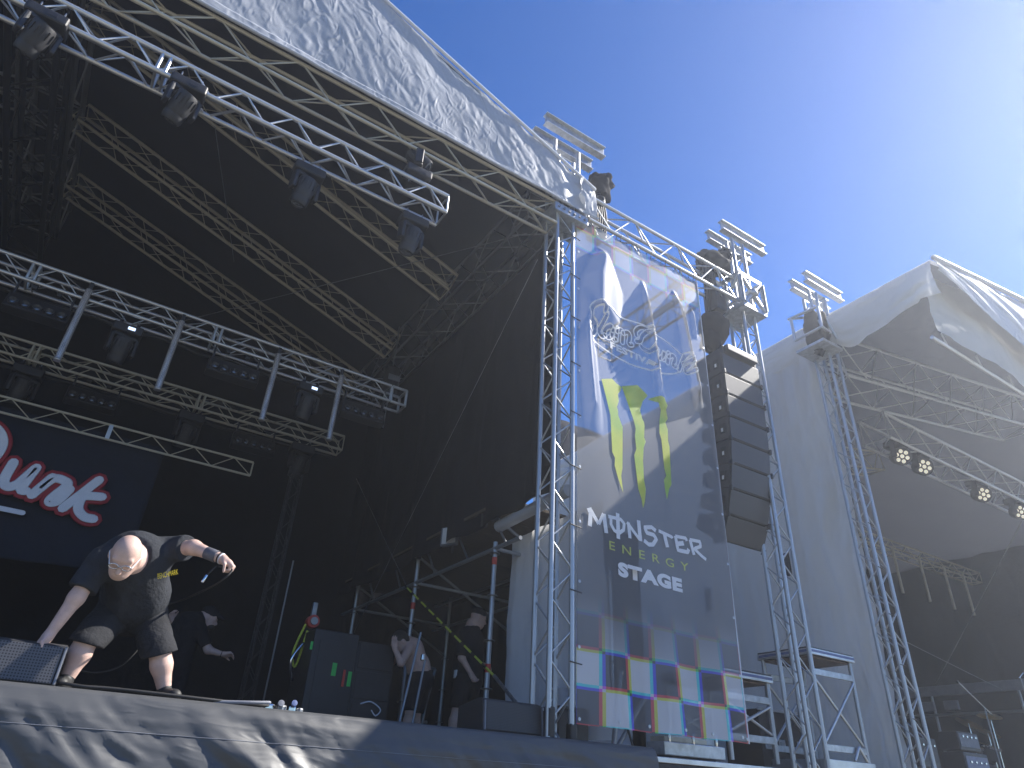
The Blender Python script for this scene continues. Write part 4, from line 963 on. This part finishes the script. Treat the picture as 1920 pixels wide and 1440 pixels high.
wd2 = thing('neighbour_wing', 'grey wing structure with rails at the far side of the neighbouring stage', 'scaffold', (20, 9, DECK))
box('fascia_board', wd2, (20.0, 9.6, 4.42), (.08, 8.0, .24), 'grey_case', .01)
bar('rail', wd2, (20, 5.6, 3.85), (20, 13.4, 3.85), .035, 'steel'); 
for y in (6.2, 8.3, 10.4, 12.5): bar('post', wd2, (20, y, DECK), (20, y, 4.4), .035, 'steel')
box('flood_lamp', wd2, (19.9, 10.5, 4.05), (.1, .35, .22), 'grey_case', .02); box('flood_lamp', wd2, (19.9, 9.9, 4.05), (.1, .35, .22), 'grey_case', .02)
wire('long stay wire crossing the dark inside of the neighbouring stage', (20, 10.2, 4.6), (17.5, 5.6, 8.0), .012)
wire('fainter stay wire crossing the other way inside the neighbouring stage', (17.5, 11.5, 6.6), (20.0, 8.6, 4.3), .010)
# amplifiers, drums, microphone stands on the neighbouring deck
def amp(label, x, y, z, s, m_, txt=None):
    t = thing('amplifier', label, 'amplifier', (x, y, z), 'amplifiers of the neighbouring stage')
    box('cabinet', t, (x, y, z+s[2]/2), s, 'case_black', .02); box('panel', t, (x, y-s[1]/2-.006, z+s[2]*.55), (s[0]*.9, .012, s[2]*.7), m_, .004)
    for k in range(4): bar('knob', t, (x-s[0]*.3+k*s[0]*.2, y-s[1]/2-.03, z+s[2]*.75), (x-s[0]*.3+k*s[0]*.2, y-s[1]/2-.012, z+s[2]*.75), .018, 'chrome', 8)
amp('grey amplifier head on its cabinet in the neighbouring stage', 14.2, 7.1, DECK+.62, (.7, .35, .30), 'grey_case')
amp('pale fronted amplifier cabinet below the amplifier head', 14.25, 7.1, DECK, (.8, .4, .60), 'amp_panel')
amp('small amplifier combo left of the grey amplifier head', 13.0, 7.2, DECK+.3, (.55, .35, .45), 'black_plastic')
dk = thing('drum_kit', 'drum kit with cymbals standing on the neighbouring stage', 'drum kit', (16.2, 8.0, DECK))
for (x, y, z, r_, h_) in ((16.6, 8.2, .38, .32, .45), (16.2, 7.9, .75, .18, .22), (16.9, 7.9, .78, .19, .24), (17.2, 8.3, .45, .24, .4)):
    dr = put('drum_shell', lathe_mesh([(r_*.97, -h_/2), (r_, -h_/2), (r_, h_/2), (r_*.97, h_/2)], 'case_black', 24), dk, wm=Matrix.Translation((x, y, DECK+z)) @ Matrix.Rotation(R(80 if r_ > .3 else 20), 4, 'X'))
    put('hoop', lathe_mesh([(r_, h_/2-.02), (r_+.015, h_/2-.02), (r_+.015, h_/2+.02), (r_, h_/2+.02)], 'chrome', 24), dr, wm=Matrix.Translation((x, y, DECK+z)) @ Matrix.Rotation(R(80 if r_ > .3 else 20), 4, 'X'))
for (x, y, z, tl_) in ((15.75, 7.6, 1.22, 20), (16.9, 7.7, 1.45, -15), (17.5, 8.1, 1.2, 18)):
    put('cymbal', lathe_mesh([(.02, .03), (.05, .02), (.22, .0), (.23, -.002), (.02, .0)], 'gold', 24, 'cym'), dk, wm=Matrix.Translation((x, y, DECK+z)) @ Matrix.Rotation(R(tl_), 4, 'Y') @ Matrix.Rotation(R(15), 4, 'X'))
    bar('stand', dk, (x, y, DECK), (x, y, DECK+z), .012, 'chrome')
def micstand(label, x, y, h_, bx_, bz):
    t = thing('microphone_stand', label, 'microphone stand', (x, y, DECK), 'microphone stands of the neighbouring stage')
    bar('pole', t, (x, y, DECK), (x, y, DECK+h_), .012, 'steel'); bar('boom', t, (x-bx_*.3, y, DECK+h_-bz*.3), (x+bx_, y, DECK+h_+bz), .010, 'chrome')
    bar('microphone', t, (x+bx_, y, DECK+h_+bz), (x+bx_*1.1, y, DECK+h_+bz*1.04), .022, 'black_metal'); bar('foot', t, (x-.25, y, DECK+.02), (x+.25, y, DECK+.02), .012, 'steel'); bar('foot', t, (x, y-.25, DECK+.02), (x, y+.25, DECK+.02), .012, 'steel')
micstand('microphone stand with long pale boom in the neighbouring stage', 14.6, 6.7, 1.35, -.7, .35)
micstand('upright microphone stand near the right edge of the picture', 15.9, 6.5, 2.0, .2, .1)

# ------------------------------------------------------------ people
def sdf_mesh(prims, h, pad=.05, ns=0.0, nsc=12):
    """smooth union of round cones and ellipsoids -> surface-net mesh (verts, faces)"""
    lo = np.array([1e9]*3); hi = -lo
    for p in prims:
        if p[0] == 'c':
            for q, r in ((p[1], p[3]), (p[2], p[4])): lo = np.minimum(lo, np.array(q)-r); hi = np.maximum(hi, np.array(q)+r)
        else:
            r = max(p[2]); lo = np.minimum(lo, np.array(p[1])-r); hi = np.maximum(hi, np.array(p[1])+r)
    lo -= pad; hi += pad; n = np.ceil((hi-lo)/h).astype(int)+1
    F = np.full(n, .5, np.float32); ax = [lo[i]+h*np.arange(n[i]) for i in range(3)]
    for p in prims:
        k = p[5] if p[0] == 'c' else p[4]; mg = .07+k
        if p[0] == 'c':
            a, b = np.array(p[1], float), np.array(p[2], float); ra, rb = p[3], p[4]; rm = max(ra, rb)
            l2 = np.minimum(a, b)-rm-mg; h2 = np.maximum(a, b)+rm+mg
        else:
            c = np.array(p[1], float); rr = np.array(p[2], float); rm = rr.max(); l2 = c-rm-mg; h2 = c+rm+mg
        i0 = np.clip(((l2-lo)/h).astype(int), 0, n-1); i1 = np.clip(((h2-lo)/h).astype(int)+2, 1, n)
        X, Y, Z = np.meshgrid(*[ax[i][i0[i]:i1[i]] for i in range(3)], indexing='ij')
        Q = np.stack([X, Y, Z], -1)
        if p[0] == 'c':
            ba = b-a; L = max(ba @ ba, 1e-9); t = np.clip(((Q-a) @ ba)/L, 0, 1)
            d = np.linalg.norm(Q-a-t[..., None]*ba, axis=-1)-(ra+(rb-ra)*t)
            cut = p[6] if len(p) > 6 else None
        else:
            q = (Q-c)
            if p[3] is not None: q = q @ np.array(p[3])       # columns = local axes
            k0 = np.linalg.norm(q/rr, axis=-1); k1 = np.linalg.norm(q/(rr*rr), axis=-1)+1e-9
            d = k0*(k0-1)/k1
            cut = p[5] if len(p) > 5 else None
        if cut is not None:
            for pt, nn in cut: d = np.maximum(d, (Q-np.array(pt)) @ (np.array(nn)/np.linalg.norm(nn)))
        sl = tuple(slice(i0[i], i1[i]) for i in range(3)); o = F[sl]
        if k < 1e-4: F[sl] = np.minimum(o, d)
        else:
            hh_ = np.clip(.5+.5*(d-o)/k, 0, 1); F[sl] = d+(o-d)*hh_-k*hh_*(1-hh_)
    S = F < 0
    cnt = np.zeros(n-1, np.int32); acc = np.zeros((*(n-1), 3), np.float32)
    def sub(A, d): return A[d[0]:n[0]-1+d[0], d[1]:n[1]-1+d[1], d[2]:n[2]-1+d[2]]
    for axs in range(3):
        o1, o2 = [i for i in range(3) if i != axs]
        for u in (0, 1):
            for v in (0, 1):
                d0 = [0, 0, 0]; d0[o1] = u; d0[o2] = v; d1 = list(d0); d1[axs] = 1
                A, B = sub(F, d0), sub(F, d1); mk = (A < 0) != (B < 0)
                t = np.where(mk, A/np.where(mk, A-B, 1), 0)
                cnt += mk
                acc[..., axs] += np.where(mk, t, 0); acc[..., o1] += mk*u; acc[..., o2] += mk*v
    act = cnt > 0; idx = -np.ones(n-1, np.int64); idx[act] = np.arange(act.sum())
    I = np.argwhere(act); Vv = lo+h*(I+acc[act]/cnt[act][:, None])
    fs = []
    for axs in range(3):
        o1, o2 = [i for i in range(3) if i != axs]
        A = [slice(1, n[i]-1) for i in range(3)]; B = list(A); A[axs] = slice(0, n[axs]-1); B[axs] = slice(1, n[axs])
        sa = S[tuple(A)]; sb = S[tuple(B)]
        E = np.argwhere(sa != sb)
        if len(E) == 0: continue
        base = E.copy(); base[:, o1] += 1; base[:, o2] += 1
        def ci(du, dv):
            q = base.copy(); q[:, o1] -= du; q[:, o2] -= dv; return idx[q[:, 0], q[:, 1], q[:, 2]]
        q = np.stack([ci(1, 1), ci(0, 1), ci(0, 0), ci(1, 0)], 1)
        fl = sa[E[:, 0], E[:, 1], E[:, 2]]
        if axs == 1: fl = ~fl
        q[~fl] = q[~fl][:, ::-1]
        fs.append(q)
    Fq = np.concatenate(fs)
    if ns:
        for i in range(len(Vv)):
            v = Vv[i]; s_ = ns*noise.fractal(Vector((v[0]*nsc, v[1]*nsc, v[2]*nsc*.6)), 1, 2, 3); Vv[i] = v+np.array((s_, s_, s_*.3))
    return Vv, Fq
def body(name, prims, h, m, parent, ns=0, nsc=12):
    V, Fq = sdf_mesh(prims, h, ns=ns, nsc=nsc)
    me = bpy.data.meshes.new(name); me.from_pydata(V.tolist(), [], Fq.tolist()); me.update()
    me.polygons.foreach_set('use_smooth', [True]*len(me.polygons)); me.materials.append(MT[m])
    o = put(name, me, parent); md = o.modifiers.new('smooth', 'SMOOTH'); md.factor = .5; md.iterations = 2
    return o
def frame(u_, f_):
    u_ = Vector(u_).normalized(); f_ = Vector(f_); f_ = (f_-u_*f_.dot(u_)).normalized(); s_ = f_.cross(u_)   # s = person's right
    return s_, f_, u_
def head_prims(c, u_, f_, k=1.0, jaw=True):
    s_, f2, u2_ = frame(u_, f_); c = Vector(c)
    Rm = [[s_.x, f2.x, u2_.x], [s_.y, f2.y, u2_.y], [s_.z, f2.z, u2_.z]]
    P = lambda a, b, d: tuple(c+s_*a*k+f2*b*k+u2_*d*k)
    pr = [('e', P(0, -.01, .03), (.078*k, .098*k, .095*k), Rm, .0), ('e', P(0, .02, -.045), (.064*k, .075*k, .075*k), Rm, .04),
          ('e', P(0, .045, -.09), (.045*k, .045*k, .035*k), Rm, .04),
          ('c', P(0, .085, .0), P(0, .108, -.035), .010*k, .016*k, .015), ('c', P(-.02, .085, -.072), P(.02, .085, -.072), .010*k, .010*k, .01),
          ('e', P(.08, -.012, -.01), (.012*k, .022*k, .034*k), Rm, .012), ('e', P(-.08, -.012, -.01), (.012*k, .022*k, .034*k), Rm, .012),
          ('e', P(.032, .08, .006), (.02*k, .014*k, .014*k), Rm, .015), ('e', P(-.032, .08, .006), (.02*k, .014*k, .014*k), Rm, .015),
          ('c', P(-.045, .075, .035), P(.045, .075, .035), .012*k, .012*k, .02)]
    return pr, P, Rm
def hand_prims(w_, d_, n_, side, curl=.5, k=1.0):
    """w wrist point, d direction of the hand, n palm normal, side = +1/-1 thumb side"""
    w_ = Vector(w_); d_ = Vector(d_).normalized(); n_ = Vector(n_); n_ = (n_-d_*n_.dot(d_)).normalized(); s_ = d_.cross(n_)*side
    P = lambda a, b, c_: w_+d_*a*k+s_*b*k+n_*c_*k
    pr = [('c', P(.0, -.0, 0), P(.06, .012, 0), .026*k, .026*k, .02), ('c', P(.02, -.015, 0), P(.085, -.03, 0), .020*k, .016*k, .02), ('c', P(.02, .015, 0), P(.09, .028, 0), .022*k, .017*k, .02)]
    for i, (b, ln) in enumerate(((.030, .068), (.010, .076), (-.011, .070), (-.031, .055))):
        p0 = P(.085, b, 0); a = curl
        d1 = (d_*math.cos(a)+n_*math.sin(a)); d2_ = (d_*math.cos(a*2.1)+n_*math.sin(a*2.1)); d3 = (d_*math.cos(a*2.9)+n_*math.sin(a*2.9))
        p1 = p0+d1*ln*.48*k; p2 = p1+d2_*ln*.33*k; p3 = p2+d3*ln*.24*k
        pr += [('c', tuple(p0), tuple(p1), .0098*k, .009*k, .006), ('c', tuple(p1), tuple(p2), .009*k, .0085*k, .003), ('c', tuple(p2), tuple(p3), .0085*k, .007*k, .003)]
    t0 = P(.025, .03, .008); t1 = P(.06, .058, .02); t2 = P(.085, .055, .035+.02*curl)
    pr += [('c', tuple(t0), tuple(t1), .014*k, .011*k, .01), ('c', tuple(t1), tuple(t2), .011*k, .009*k, .003)]
    return [(p[0], tuple(p[1]), tuple(p[2]), *p[3:]) for p in pr]
def sc11(p): return tuple(EYE+(Vector(p)-EYE)*1.0)
# -- bending person at the front edge
pm = thing('person', 'bald person in dark shirt and shorts with glasses bending over at the stage edge', 'person', (sc11((.5, 5.5, 1.95))[0], 6.0, DECK))
J = {k_: Vector(sc11(v)) for k_, v in dict(head=(.262, 5.0, 2.775), neck=(.30, 5.12, 2.83), chest=(.335, 5.25, 2.83), belly=(.43, 5.48, 2.66), pelvis=(.455, 5.62, 2.59),
     shr=(.155, 5.22, 2.79), elr=(.085, 5.2, 2.52), wrr=(.015, 5.2, 2.285), shl=(.515, 5.3, 2.945), ell=(.655, 5.09, 2.94), wrl=(.835, 4.95, 2.865), hil=(.555, 5.6, 2.56), hir=(.36, 5.6, 2.56),
     knr=(.228, 5.34, 2.305), anr=(.19, 5.36, 2.06), knl=(.667, 5.35, 2.300), anl=(.772, 5.38, 2.06), ter=(.165, 5.2, 2.025), tel=(.81, 5.2, 2.025)).items()}
T = lambda n_: tuple(J[n_])
hp, HP, HR = head_prims(J['head'], (-.05, -.80, .60), (-.10, -.60, -.80), 1.08)
bp_ = hp+[('c', tuple(J['head']-Vector((-.02, -.05, .02))), T('chest'), .062, .10, .05),
      ('c', T('chest'), T('belly'), .165, .185, .06), ('c', T('belly'), T('pelvis'), .185, .17, .06),
      ('c', T('shr'), T('elr'), .062, .048, .05), ('c', T('elr'), T('wrr'), .048, .030, .03), ('c', T('shl'), T('ell'), .062, .048, .05), ('c', T('ell'), T('wrl'), .048, .031, .03),
      ('c', T('hir'), T('knr'), .095, .066, .05), ('c', T('knr'), tuple(J['knr'].lerp(J['anr'], .35)), .060, .066, .03), ('c', tuple(J['knr'].lerp(J['anr'], .35)), T('anr'), .066, .040, .03),
      ('c', T('hil'), T('knl'), .095, .066, .05), ('c', T('knl'), tuple(J['knl'].lerp(J['anl'], .35)), .060, .066, .03), ('c', tuple(J['knl'].lerp(J['anl'], .35)), T('anl'), .066, .040, .03)]
bp_ += hand_prims(J['wrr'], (-.25, -.1, -.95), (.6, -.3, 0), 1, .15) + hand_prims(J['wrl'], (.72, -.35, -.45), (-.25, .2, -.9), -1, 1.15)
body('body', bp_, .0065, 'skin', pm)
sv_r = (J['elr']-J['shr']).normalized(); sv_l = (J['ell']-J['shl']).normalized()
cr_ = J['shr'].lerp(J['elr'], .80); cl_ = J['shl'].lerp(J['ell'], .74)
body('shirt', [('c', T('chest'), T('belly'), .185, .205, .06, [(tuple(J['neck']), (-.25, -.9, -.1))]), ('e', tuple(J['chest']+Vector((.02, .05, .02))), (.22, .17, .15), None, .06, [(tuple(J['neck']), (-.25, -.9, -.1))]),
      ('c', T('belly'), tuple(J['belly'].lerp(J['pelvis'], .75)), .205, .205, .05),
      ('c', T('shr'), T('elr'), .088, .086, .06, [(tuple(cr_), tuple(sv_r))]), ('c', T('shl'), T('ell'), .090, .090, .06, [(tuple(cl_), tuple(sv_l))])], .008, 'shirt', pm, .012, 9)
def shin(a, b, f_): return tuple(J[a].lerp(J[b], f_))
body('shorts', [('c', T('belly'), T('pelvis'), .19, .195, .06),
      ('c', T('hir'), shin('knr', 'anr', .12), .125, .105, .05, [(shin('knr', 'anr', .10), tuple(J['anr']-J['knr']))]), ('c', T('hil'), shin('knl', 'anl', .12), .125, .105, .05, [(shin('knl', 'anl', .10), tuple(J['anl']-J['knl']))])], .008, 'shorts', pm, .010, 8)
for a, tnm in (('anr', 'ter'), ('anl', 'tel')):
    body('shoe', [('c', tuple(J[a]+Vector((0, .04, -.02))), T(tnm), .048, .044, .02), ('c', T(a), tuple(J[a].lerp(J['kn'+a[2]], .22)), .043, .045, .02)], .008, 'black_rubber', pm)
# glasses
for sgn in (-1, 1):
    Pg = [HP(sgn*(.034+.026*math.cos(q_)), .104, .006+.018*math.sin(q_)) for q_ in [2*math.pi*i/14 for i in range(15)]]
    V, F = tube_data(Pg, .0035, 6, None, False); gl = mesh_obj('glasses_rim', V, F, 'chrome', pm)
    bar('glasses_temple', pm, HP(sgn*.06, .10, .01), HP(sgn*.088, -.01, .012), .003, 'white_print', 6)
bar('glasses_bridge', pm, HP(-.01, .106, .01), HP(.01, .106, .01), .003, 'chrome', 6)
# tattoo sleeve, wristbands
tv = (J['wrl']-J['ell'])
bar('tattoo', pm, J['ell']+tv*.45+Vector((0, 0, 0)), J['ell']+tv*.82, .0415, 'tattoo', 16)
for f_, m_ in ((.93, 'black_rubber'), (.985, 'white_print')): bar('wristband', pm, J['ell']+tv*(f_-.03), J['ell']+tv*f_, .0385, m_, 14)
# chest lettering
cx_ = Vector(sc11((.50, 5.12, 2.70))); 
ex = Vector((.80, .12, .40)).normalized(); ez = Vector((-.3, -.35, .85)); ez = (ez-ex*ez.dot(ex)).normalized(); ey = ez.cross(ex)
text_obj('chest_lettering', 'BENCHMARK', 'yellow_print', pm, 0, 0, .13, .036, 0, .0, 1, Matrix(((ex.x, ey.x, ez.x, cx_.x), (ex.y, ey.y, ez.y, cx_.y), (ex.z, ey.z, ez.z, cx_.z), (0, 0, 0, 1))))
CHEST = (cx_, ex, ez, ey)
# microphone cable held in the raised hand
hl = J['wrl']+Vector((.07, -.03, -.04))
tag(tube('held_cable', [tuple(hl+Vector((-.08, 0, -.02))), tuple(hl+Vector((.0, -.02, -.03))), tuple(hl+Vector((-.06, .05, -.12))), (.78, 5.7, 2.72), (.62, 5.75, 2.62), (.60, 5.7, 2.42), (.5, 5.6, 2.22), (.35, 5.5, 2.14), (.2, 5.4, 2.14)], .007, 'black_rubber'), 'thin black cable drooping from the raised hand of the bending person', 'cable')
plug = thing('cable_plug', 'small metal cable plug dangling below the raised hand', 'plug', tuple(hl+Vector((-.16, 0, -.1))))
bar('barrel', plug, hl+Vector((-.16, 0, -.14)), hl+Vector((-.145, 0, -.09)), .010, 'chrome', 10); bar('lead', plug, hl+Vector((-.145, 0, -.09)), hl+Vector((-.10, 0, -.02)), .006, 'black_rubber', 8)

def k13(L, k_=1.3): return {a: Vector(EYE+(Vector(v)-EYE)*k_) for a, v in L.items()}
# -- person in dark clothes and cap behind, leaning right
p2 = thing('person', 'person in dark clothes and backward cap leaning right behind the bending person', 'person', (1.5, 9.0, DECK))
q = k13(dict(head=(1.205, 7.0, 2.845), neck=(1.13, 7.0, 2.82), chest=(1.04, 7.0, 2.74), pelvis=(1.03, 7.0, 2.42), shl=(1.10, 6.9, 2.77), ell=(1.24, 6.86, 2.555), wrl=(1.36, 6.82, 2.53), shr=(.97, 7.1, 2.79), elr=(.93, 7.05, 2.72), wrr=(.9, 6.98, 2.77), hl=(1.09, 7.0, 2.4), kl=(1.1, 6.95, 2.12), al=(1.1, 7.0, 1.94), hr=(.98, 7.0, 2.4), kr=(.98, 6.95, 2.12), ar=(.98, 7.05, 1.94)))
T2_ = lambda n_: tuple(q[n_])
hp2, HP2, HR2 = head_prims(q['head'], (.25, -.1, .9), (.85, -.3, -.35), 1.0)
body('body', hp2+[('c', T2_('neck'), tuple(q['head']-Vector((.02, 0, .05))), .06, .055, .03), ('c', T2_('neck'), T2_('chest'), .08, .14, .05), ('c', T2_('chest'), T2_('pelvis'), .15, .14, .05), ('c', T2_('shl'), T2_('ell'), .055, .045, .04), ('c', T2_('ell'), T2_('wrl'), .044, .028, .03), ('c', T2_('shr'), T2_('elr'), .055, .045, .04), ('c', T2_('elr'), T2_('wrr'), .044, .030, .03), ('c', T2_('hl'), T2_('kl'), .09, .06, .04), ('c', T2_('kl'), T2_('al'), .06, .04, .03), ('c', T2_('hr'), T2_('kr'), .09, .06, .04), ('c', T2_('kr'), T2_('ar'), .06, .04, .03)]+hand_prims(q['wrl'], (.9, -.2, .1), (0, -.4, -.9), 1, .5)+hand_prims(q['wrr'], (-.3, -.3, .6), (.5, -.5, 0), 1, .7), .009, 'skin_arm', p2)
c2 = q['shl'].lerp(q['ell'], .85)
body('shirt', [('c', T2_('neck'), T2_('chest'), .09, .17, .05, [(tuple(q['neck']+Vector((.03, 0, .02))), (.8, 0, .5))]), ('c', T2_('chest'), T2_('pelvis'), .175, .16, .05), ('c', T2_('shl'), T2_('ell'), .078, .072, .05, [(tuple(c2), tuple(q['ell']-q['shl']))]), ('c', T2_('shr'), T2_('elr'), .078, .072, .05)], .010, 'dark_shirt', p2, .01, 9)
body('trousers', [('c', T2_('pelvis'), tuple(q['pelvis']-Vector((0, 0, .05))), .155, .15, .04), ('c', T2_('hl'), T2_('kl'), .10, .08, .04), ('c', T2_('kl'), T2_('al'), .08, .07, .03), ('c', T2_('hr'), T2_('kr'), .10, .08, .04), ('c', T2_('kr'), T2_('ar'), .08, .07, .03)], .012, 'dark_shirt', p2)
V, F = sdf_mesh([('e', HP2(0, -.015, .055), (.088, .108, .082), HR2, .0), ('c', HP2(-.03, .10, .055), HP2(-.02, .16, .045), .03, .02, .03), ('c', HP2(.03, .10, .055), HP2(.02, .16, .045), .03, .02, .03)], .008); mesh_obj('cap', V.tolist(), F.tolist(), 'dark_shirt', p2)
V, F = sdf_mesh([('e', HP2(0, .05, -.085), (.058, .062, .05), HR2, .0), ('e', HP2(0, .0, -.06), (.070, .05, .05), HR2, .02)], .008); mesh_obj('beard', V.tolist(), F.tolist(), 'hair', p2)
bar('wristband', p2, q['ell'].lerp(q['wrl'], .93), q['ell'].lerp(q['wrl'], .99), .034, 'black_rubber', 12)
# -- shirtless person bending over the rack, back to the light
p3 = thing('person', 'shirtless person in black shorts bending over beside the dark rack', 'person', (3.8, 8.2, DECK))
q = k13(dict(head=(2.80, 6.25, 2.765), neck=(2.86, 6.3, 2.775), chest=(2.945, 6.3, 2.72), belly=(3.04, 6.3, 2.58), pelvis=(3.08, 6.3, 2.47), shr=(2.88, 6.2, 2.72), elr=(2.765, 6.1, 2.56), wrr=(2.70, 6.12, 2.665), shl=(2.93, 6.42, 2.74), ell=(2.83, 6.5, 2.6), wrl=(2.74, 6.45, 2.6), hr=(3.02, 6.25, 2.45), kr=(2.96, 6.2, 2.2), ar=(2.99, 6.3, 1.96), hl=(3.12, 6.35, 2.45), kl=(3.09, 6.35, 2.2), al=(3.12, 6.4, 1.96)))
T3_ = lambda n_: tuple(q[n_])
hp3, HP3, HR3 = head_prims(q['head'], (-.7, .0, .55), (-.55, .1, -.75), 1.0)
body('body', hp3+[('c', T3_('neck'), T3_('head'), .06, .055, .03), ('c', T3_('neck'), T3_('chest'), .09, .14, .05), ('c', T3_('chest'), T3_('belly'), .14, .135, .05), ('c', T3_('belly'), T3_('pelvis'), .135, .14, .05), ('c', T3_('shr'), T3_('elr'), .058, .045, .05), ('c', T3_('elr'), T3_('wrr'), .045, .029, .02), ('c', T3_('shl'), T3_('ell'), .058, .045, .05), ('c', T3_('ell'), T3_('wrl'), .045, .029, .03)]+[('c', T3_('h'+s_), T3_('k'+s_), .09, .06, .04) for s_ in 'lr']+[('c', T3_('k'+s_), tuple(q['k'+s_].lerp(q['a'+s_], .4)), .058, .06, .03) for s_ in 'lr']+[('c', tuple(q['k'+s_].lerp(q['a'+s_], .4)), T3_('a'+s_), .06, .038, .03) for s_ in 'lr']+hand_prims(q['wrr'], (-.25, -.05, .9), (.8, .5, 0), 1, .1)+hand_prims(q['wrl'], (-.9, 0, .2), (0, .2, -.9), 1, .6), .009, 'skin_arm', p3)
body('shorts', [('c', tuple(q['belly'].lerp(q['pelvis'], .55)), T3_('pelvis'), .145, .16, .05, [(tuple(q['belly'].lerp(q['pelvis'], .4)), (-.3, 0, .95))])]+[('c', T3_('h'+s_), tuple(q['k'+s_].lerp(q['a'+s_], .05)), .11, .095, .05, [(tuple(q['k'+s_].lerp(q['a'+s_], .06)), (0, 0, -1))]) for s_ in 'lr'], .010, 'dark_shirt', p3, .008, 9)
V, F = sdf_mesh([('e', HP3(0, -.025, .045), (.086, .098, .088), HR3, .0), ('e', HP3(0, -.06, -.01), (.075, .055, .07), HR3, .03)], .008); mesh_obj('hair', V.tolist(), F.tolist(), 'hair', p3)
for s_ in 'lr': body('shoe', [('c', tuple(q['a'+s_]+Vector((0, .03, -.005))), tuple(q['a'+s_]+Vector((-.17, 0, -.02))), .045, .038, .02)], .01, 'black_rubber', p3)
# -- person in black with cap and ear defenders, facing right
p4 = thing('person', 'standing person in loose black clothes and cap facing right in the side wing', 'person', (4.7, 8.3, DECK))
q = k13(dict(head=(3.425, 5.9, 3.025), neck=(3.37, 5.9, 2.955), chest=(3.345, 5.9, 2.80), pelvis=(3.35, 5.9, 2.46), shr=(3.25, 5.82, 2.85), elr=(3.22, 5.8, 2.63), wrr=(3.30, 5.75, 2.50), shl=(3.45, 5.98, 2.86), ell=(3.5, 6.0, 2.65), wrl=(3.55, 5.95, 2.62), hr=(3.29, 5.85, 2.44), kr=(3.235, 5.83, 2.23), ar=(3.19, 5.85, 1.89), hl=(3.42, 5.95, 2.44), kl=(3.43, 5.95, 2.22), al=(3.44, 6.0, 1.89)), 1.41)
T4_ = lambda n_: tuple(q[n_])
hp4, HP4, HR4 = head_prims(q['head'], (.25, 0, .95), (.9, -.25, -.2), 1.05)
body('body', hp4+[('c', T4_('neck'), tuple(q['head']-Vector((0, 0, .04))), .062, .056, .03), ('c', T4_('neck'), T4_('chest'), .09, .15, .05), ('c', T4_('chest'), T4_('pelvis'), .15, .15, .05), ('c', T4_('shr'), T4_('elr'), .055, .045, .04), ('c', T4_('elr'), T4_('wrr'), .045, .03, .03), ('c', T4_('shl'), T4_('ell'), .055, .045, .04), ('c', T4_('ell'), T4_('wrl'), .045, .03, .03)]+[('c', T4_('h'+s_), T4_('k'+s_), .09, .062, .04) for s_ in 'lr']+[('c', T4_('k'+s_), tuple(q['k'+s_].lerp(q['a'+s_], .35)), .06, .066, .03) for s_ in 'lr']+[('c', tuple(q['k'+s_].lerp(q['a'+s_], .35)), T4_('a'+s_), .066, .04, .03) for s_ in 'lr']+hand_prims(q['wrr'], (.5, -.2, -.7), (.2, -.8, 0), 1, .6)+hand_prims(q['wrl'], (.8, 0, -.2), (0, 0, -1), 1, .6), .010, 'skin_arm', p4)
c4 = q['shr'].lerp(q['elr'], .95)
body('shirt', [('c', tuple(q['neck']-Vector((0, 0, .06))), T4_('chest'), .10, .19, .05), ('c', T4_('chest'), T4_('pelvis'), .195, .21, .05), ('c', T4_('shr'), T4_('elr'), .085, .085, .05, [(tuple(c4), tuple(q['elr']-q['shr']))]), ('c', T4_('shl'), T4_('ell'), .085, .085, .05)], .012, 'dark_shirt', p4, .012, 8)
body('shorts', [('c', T4_('pelvis'), tuple(q['pelvis']-Vector((0, 0, .06))), .19, .18, .05)]+[('c', T4_('h'+s_), T4_('k'+s_), .125, .11, .05, [(tuple(q['k'+s_]-Vector((0, 0, .02))), (0, 0, -1))]) for s_ in 'lr'], .012, 'dark_shirt', p4, .01, 8)
V, F = sdf_mesh([('e', HP4(0, -.01, .06), (.092, .112, .08), HR4, .0), ('c', HP4(-.03, .10, .05), HP4(-.02, .17, .035), .03, .018, .03), ('c', HP4(.03, .10, .05), HP4(.02, .17, .035), .03, .018, .03)], .009); mesh_obj('cap', V.tolist(), F.tolist(), 'dark_shirt', p4)
for s_ in 'lr': body('shoe', [('c', tuple(q['a'+s_]+Vector((-.03, 0, .02))), tuple(q['a'+s_]+Vector((.17, -.05, 0))), .048, .04, .02)], .012, 'black_rubber', p4)
box('radio_pack', p4, q['pelvis']+Vector((-.2, -.05, .05)), (.03, .06, .10), 'white_paper', .008)

# ------------------------------------------------------------ added scattering volume round the whole place, standing in for lens glare
hz = box('glare_veil', None, (8, 6, 4.9), (44, 24, 12.2), 'black_rubber', 0)
hz['kind'] = 'stuff'
hm_ = bpy.data.materials.new('glare_veil_air'); hm_.use_nodes = True; ht = hm_.node_tree; ht.nodes.clear()
pv = ht.nodes.new('ShaderNodeVolumePrincipled'); ot = ht.nodes.new('ShaderNodeOutputMaterial'); ht.links.new(pv.outputs[0], ot.inputs['Volume'])
pv.inputs['Color'].default_value = (.82, .88, 1, 1); pv.inputs['Density'].default_value = .0060; pv.inputs['Anisotropy'].default_value = .66
hz.data = hz.data.copy(); hz.data.materials.clear(); hz.data.materials.append(hm_)
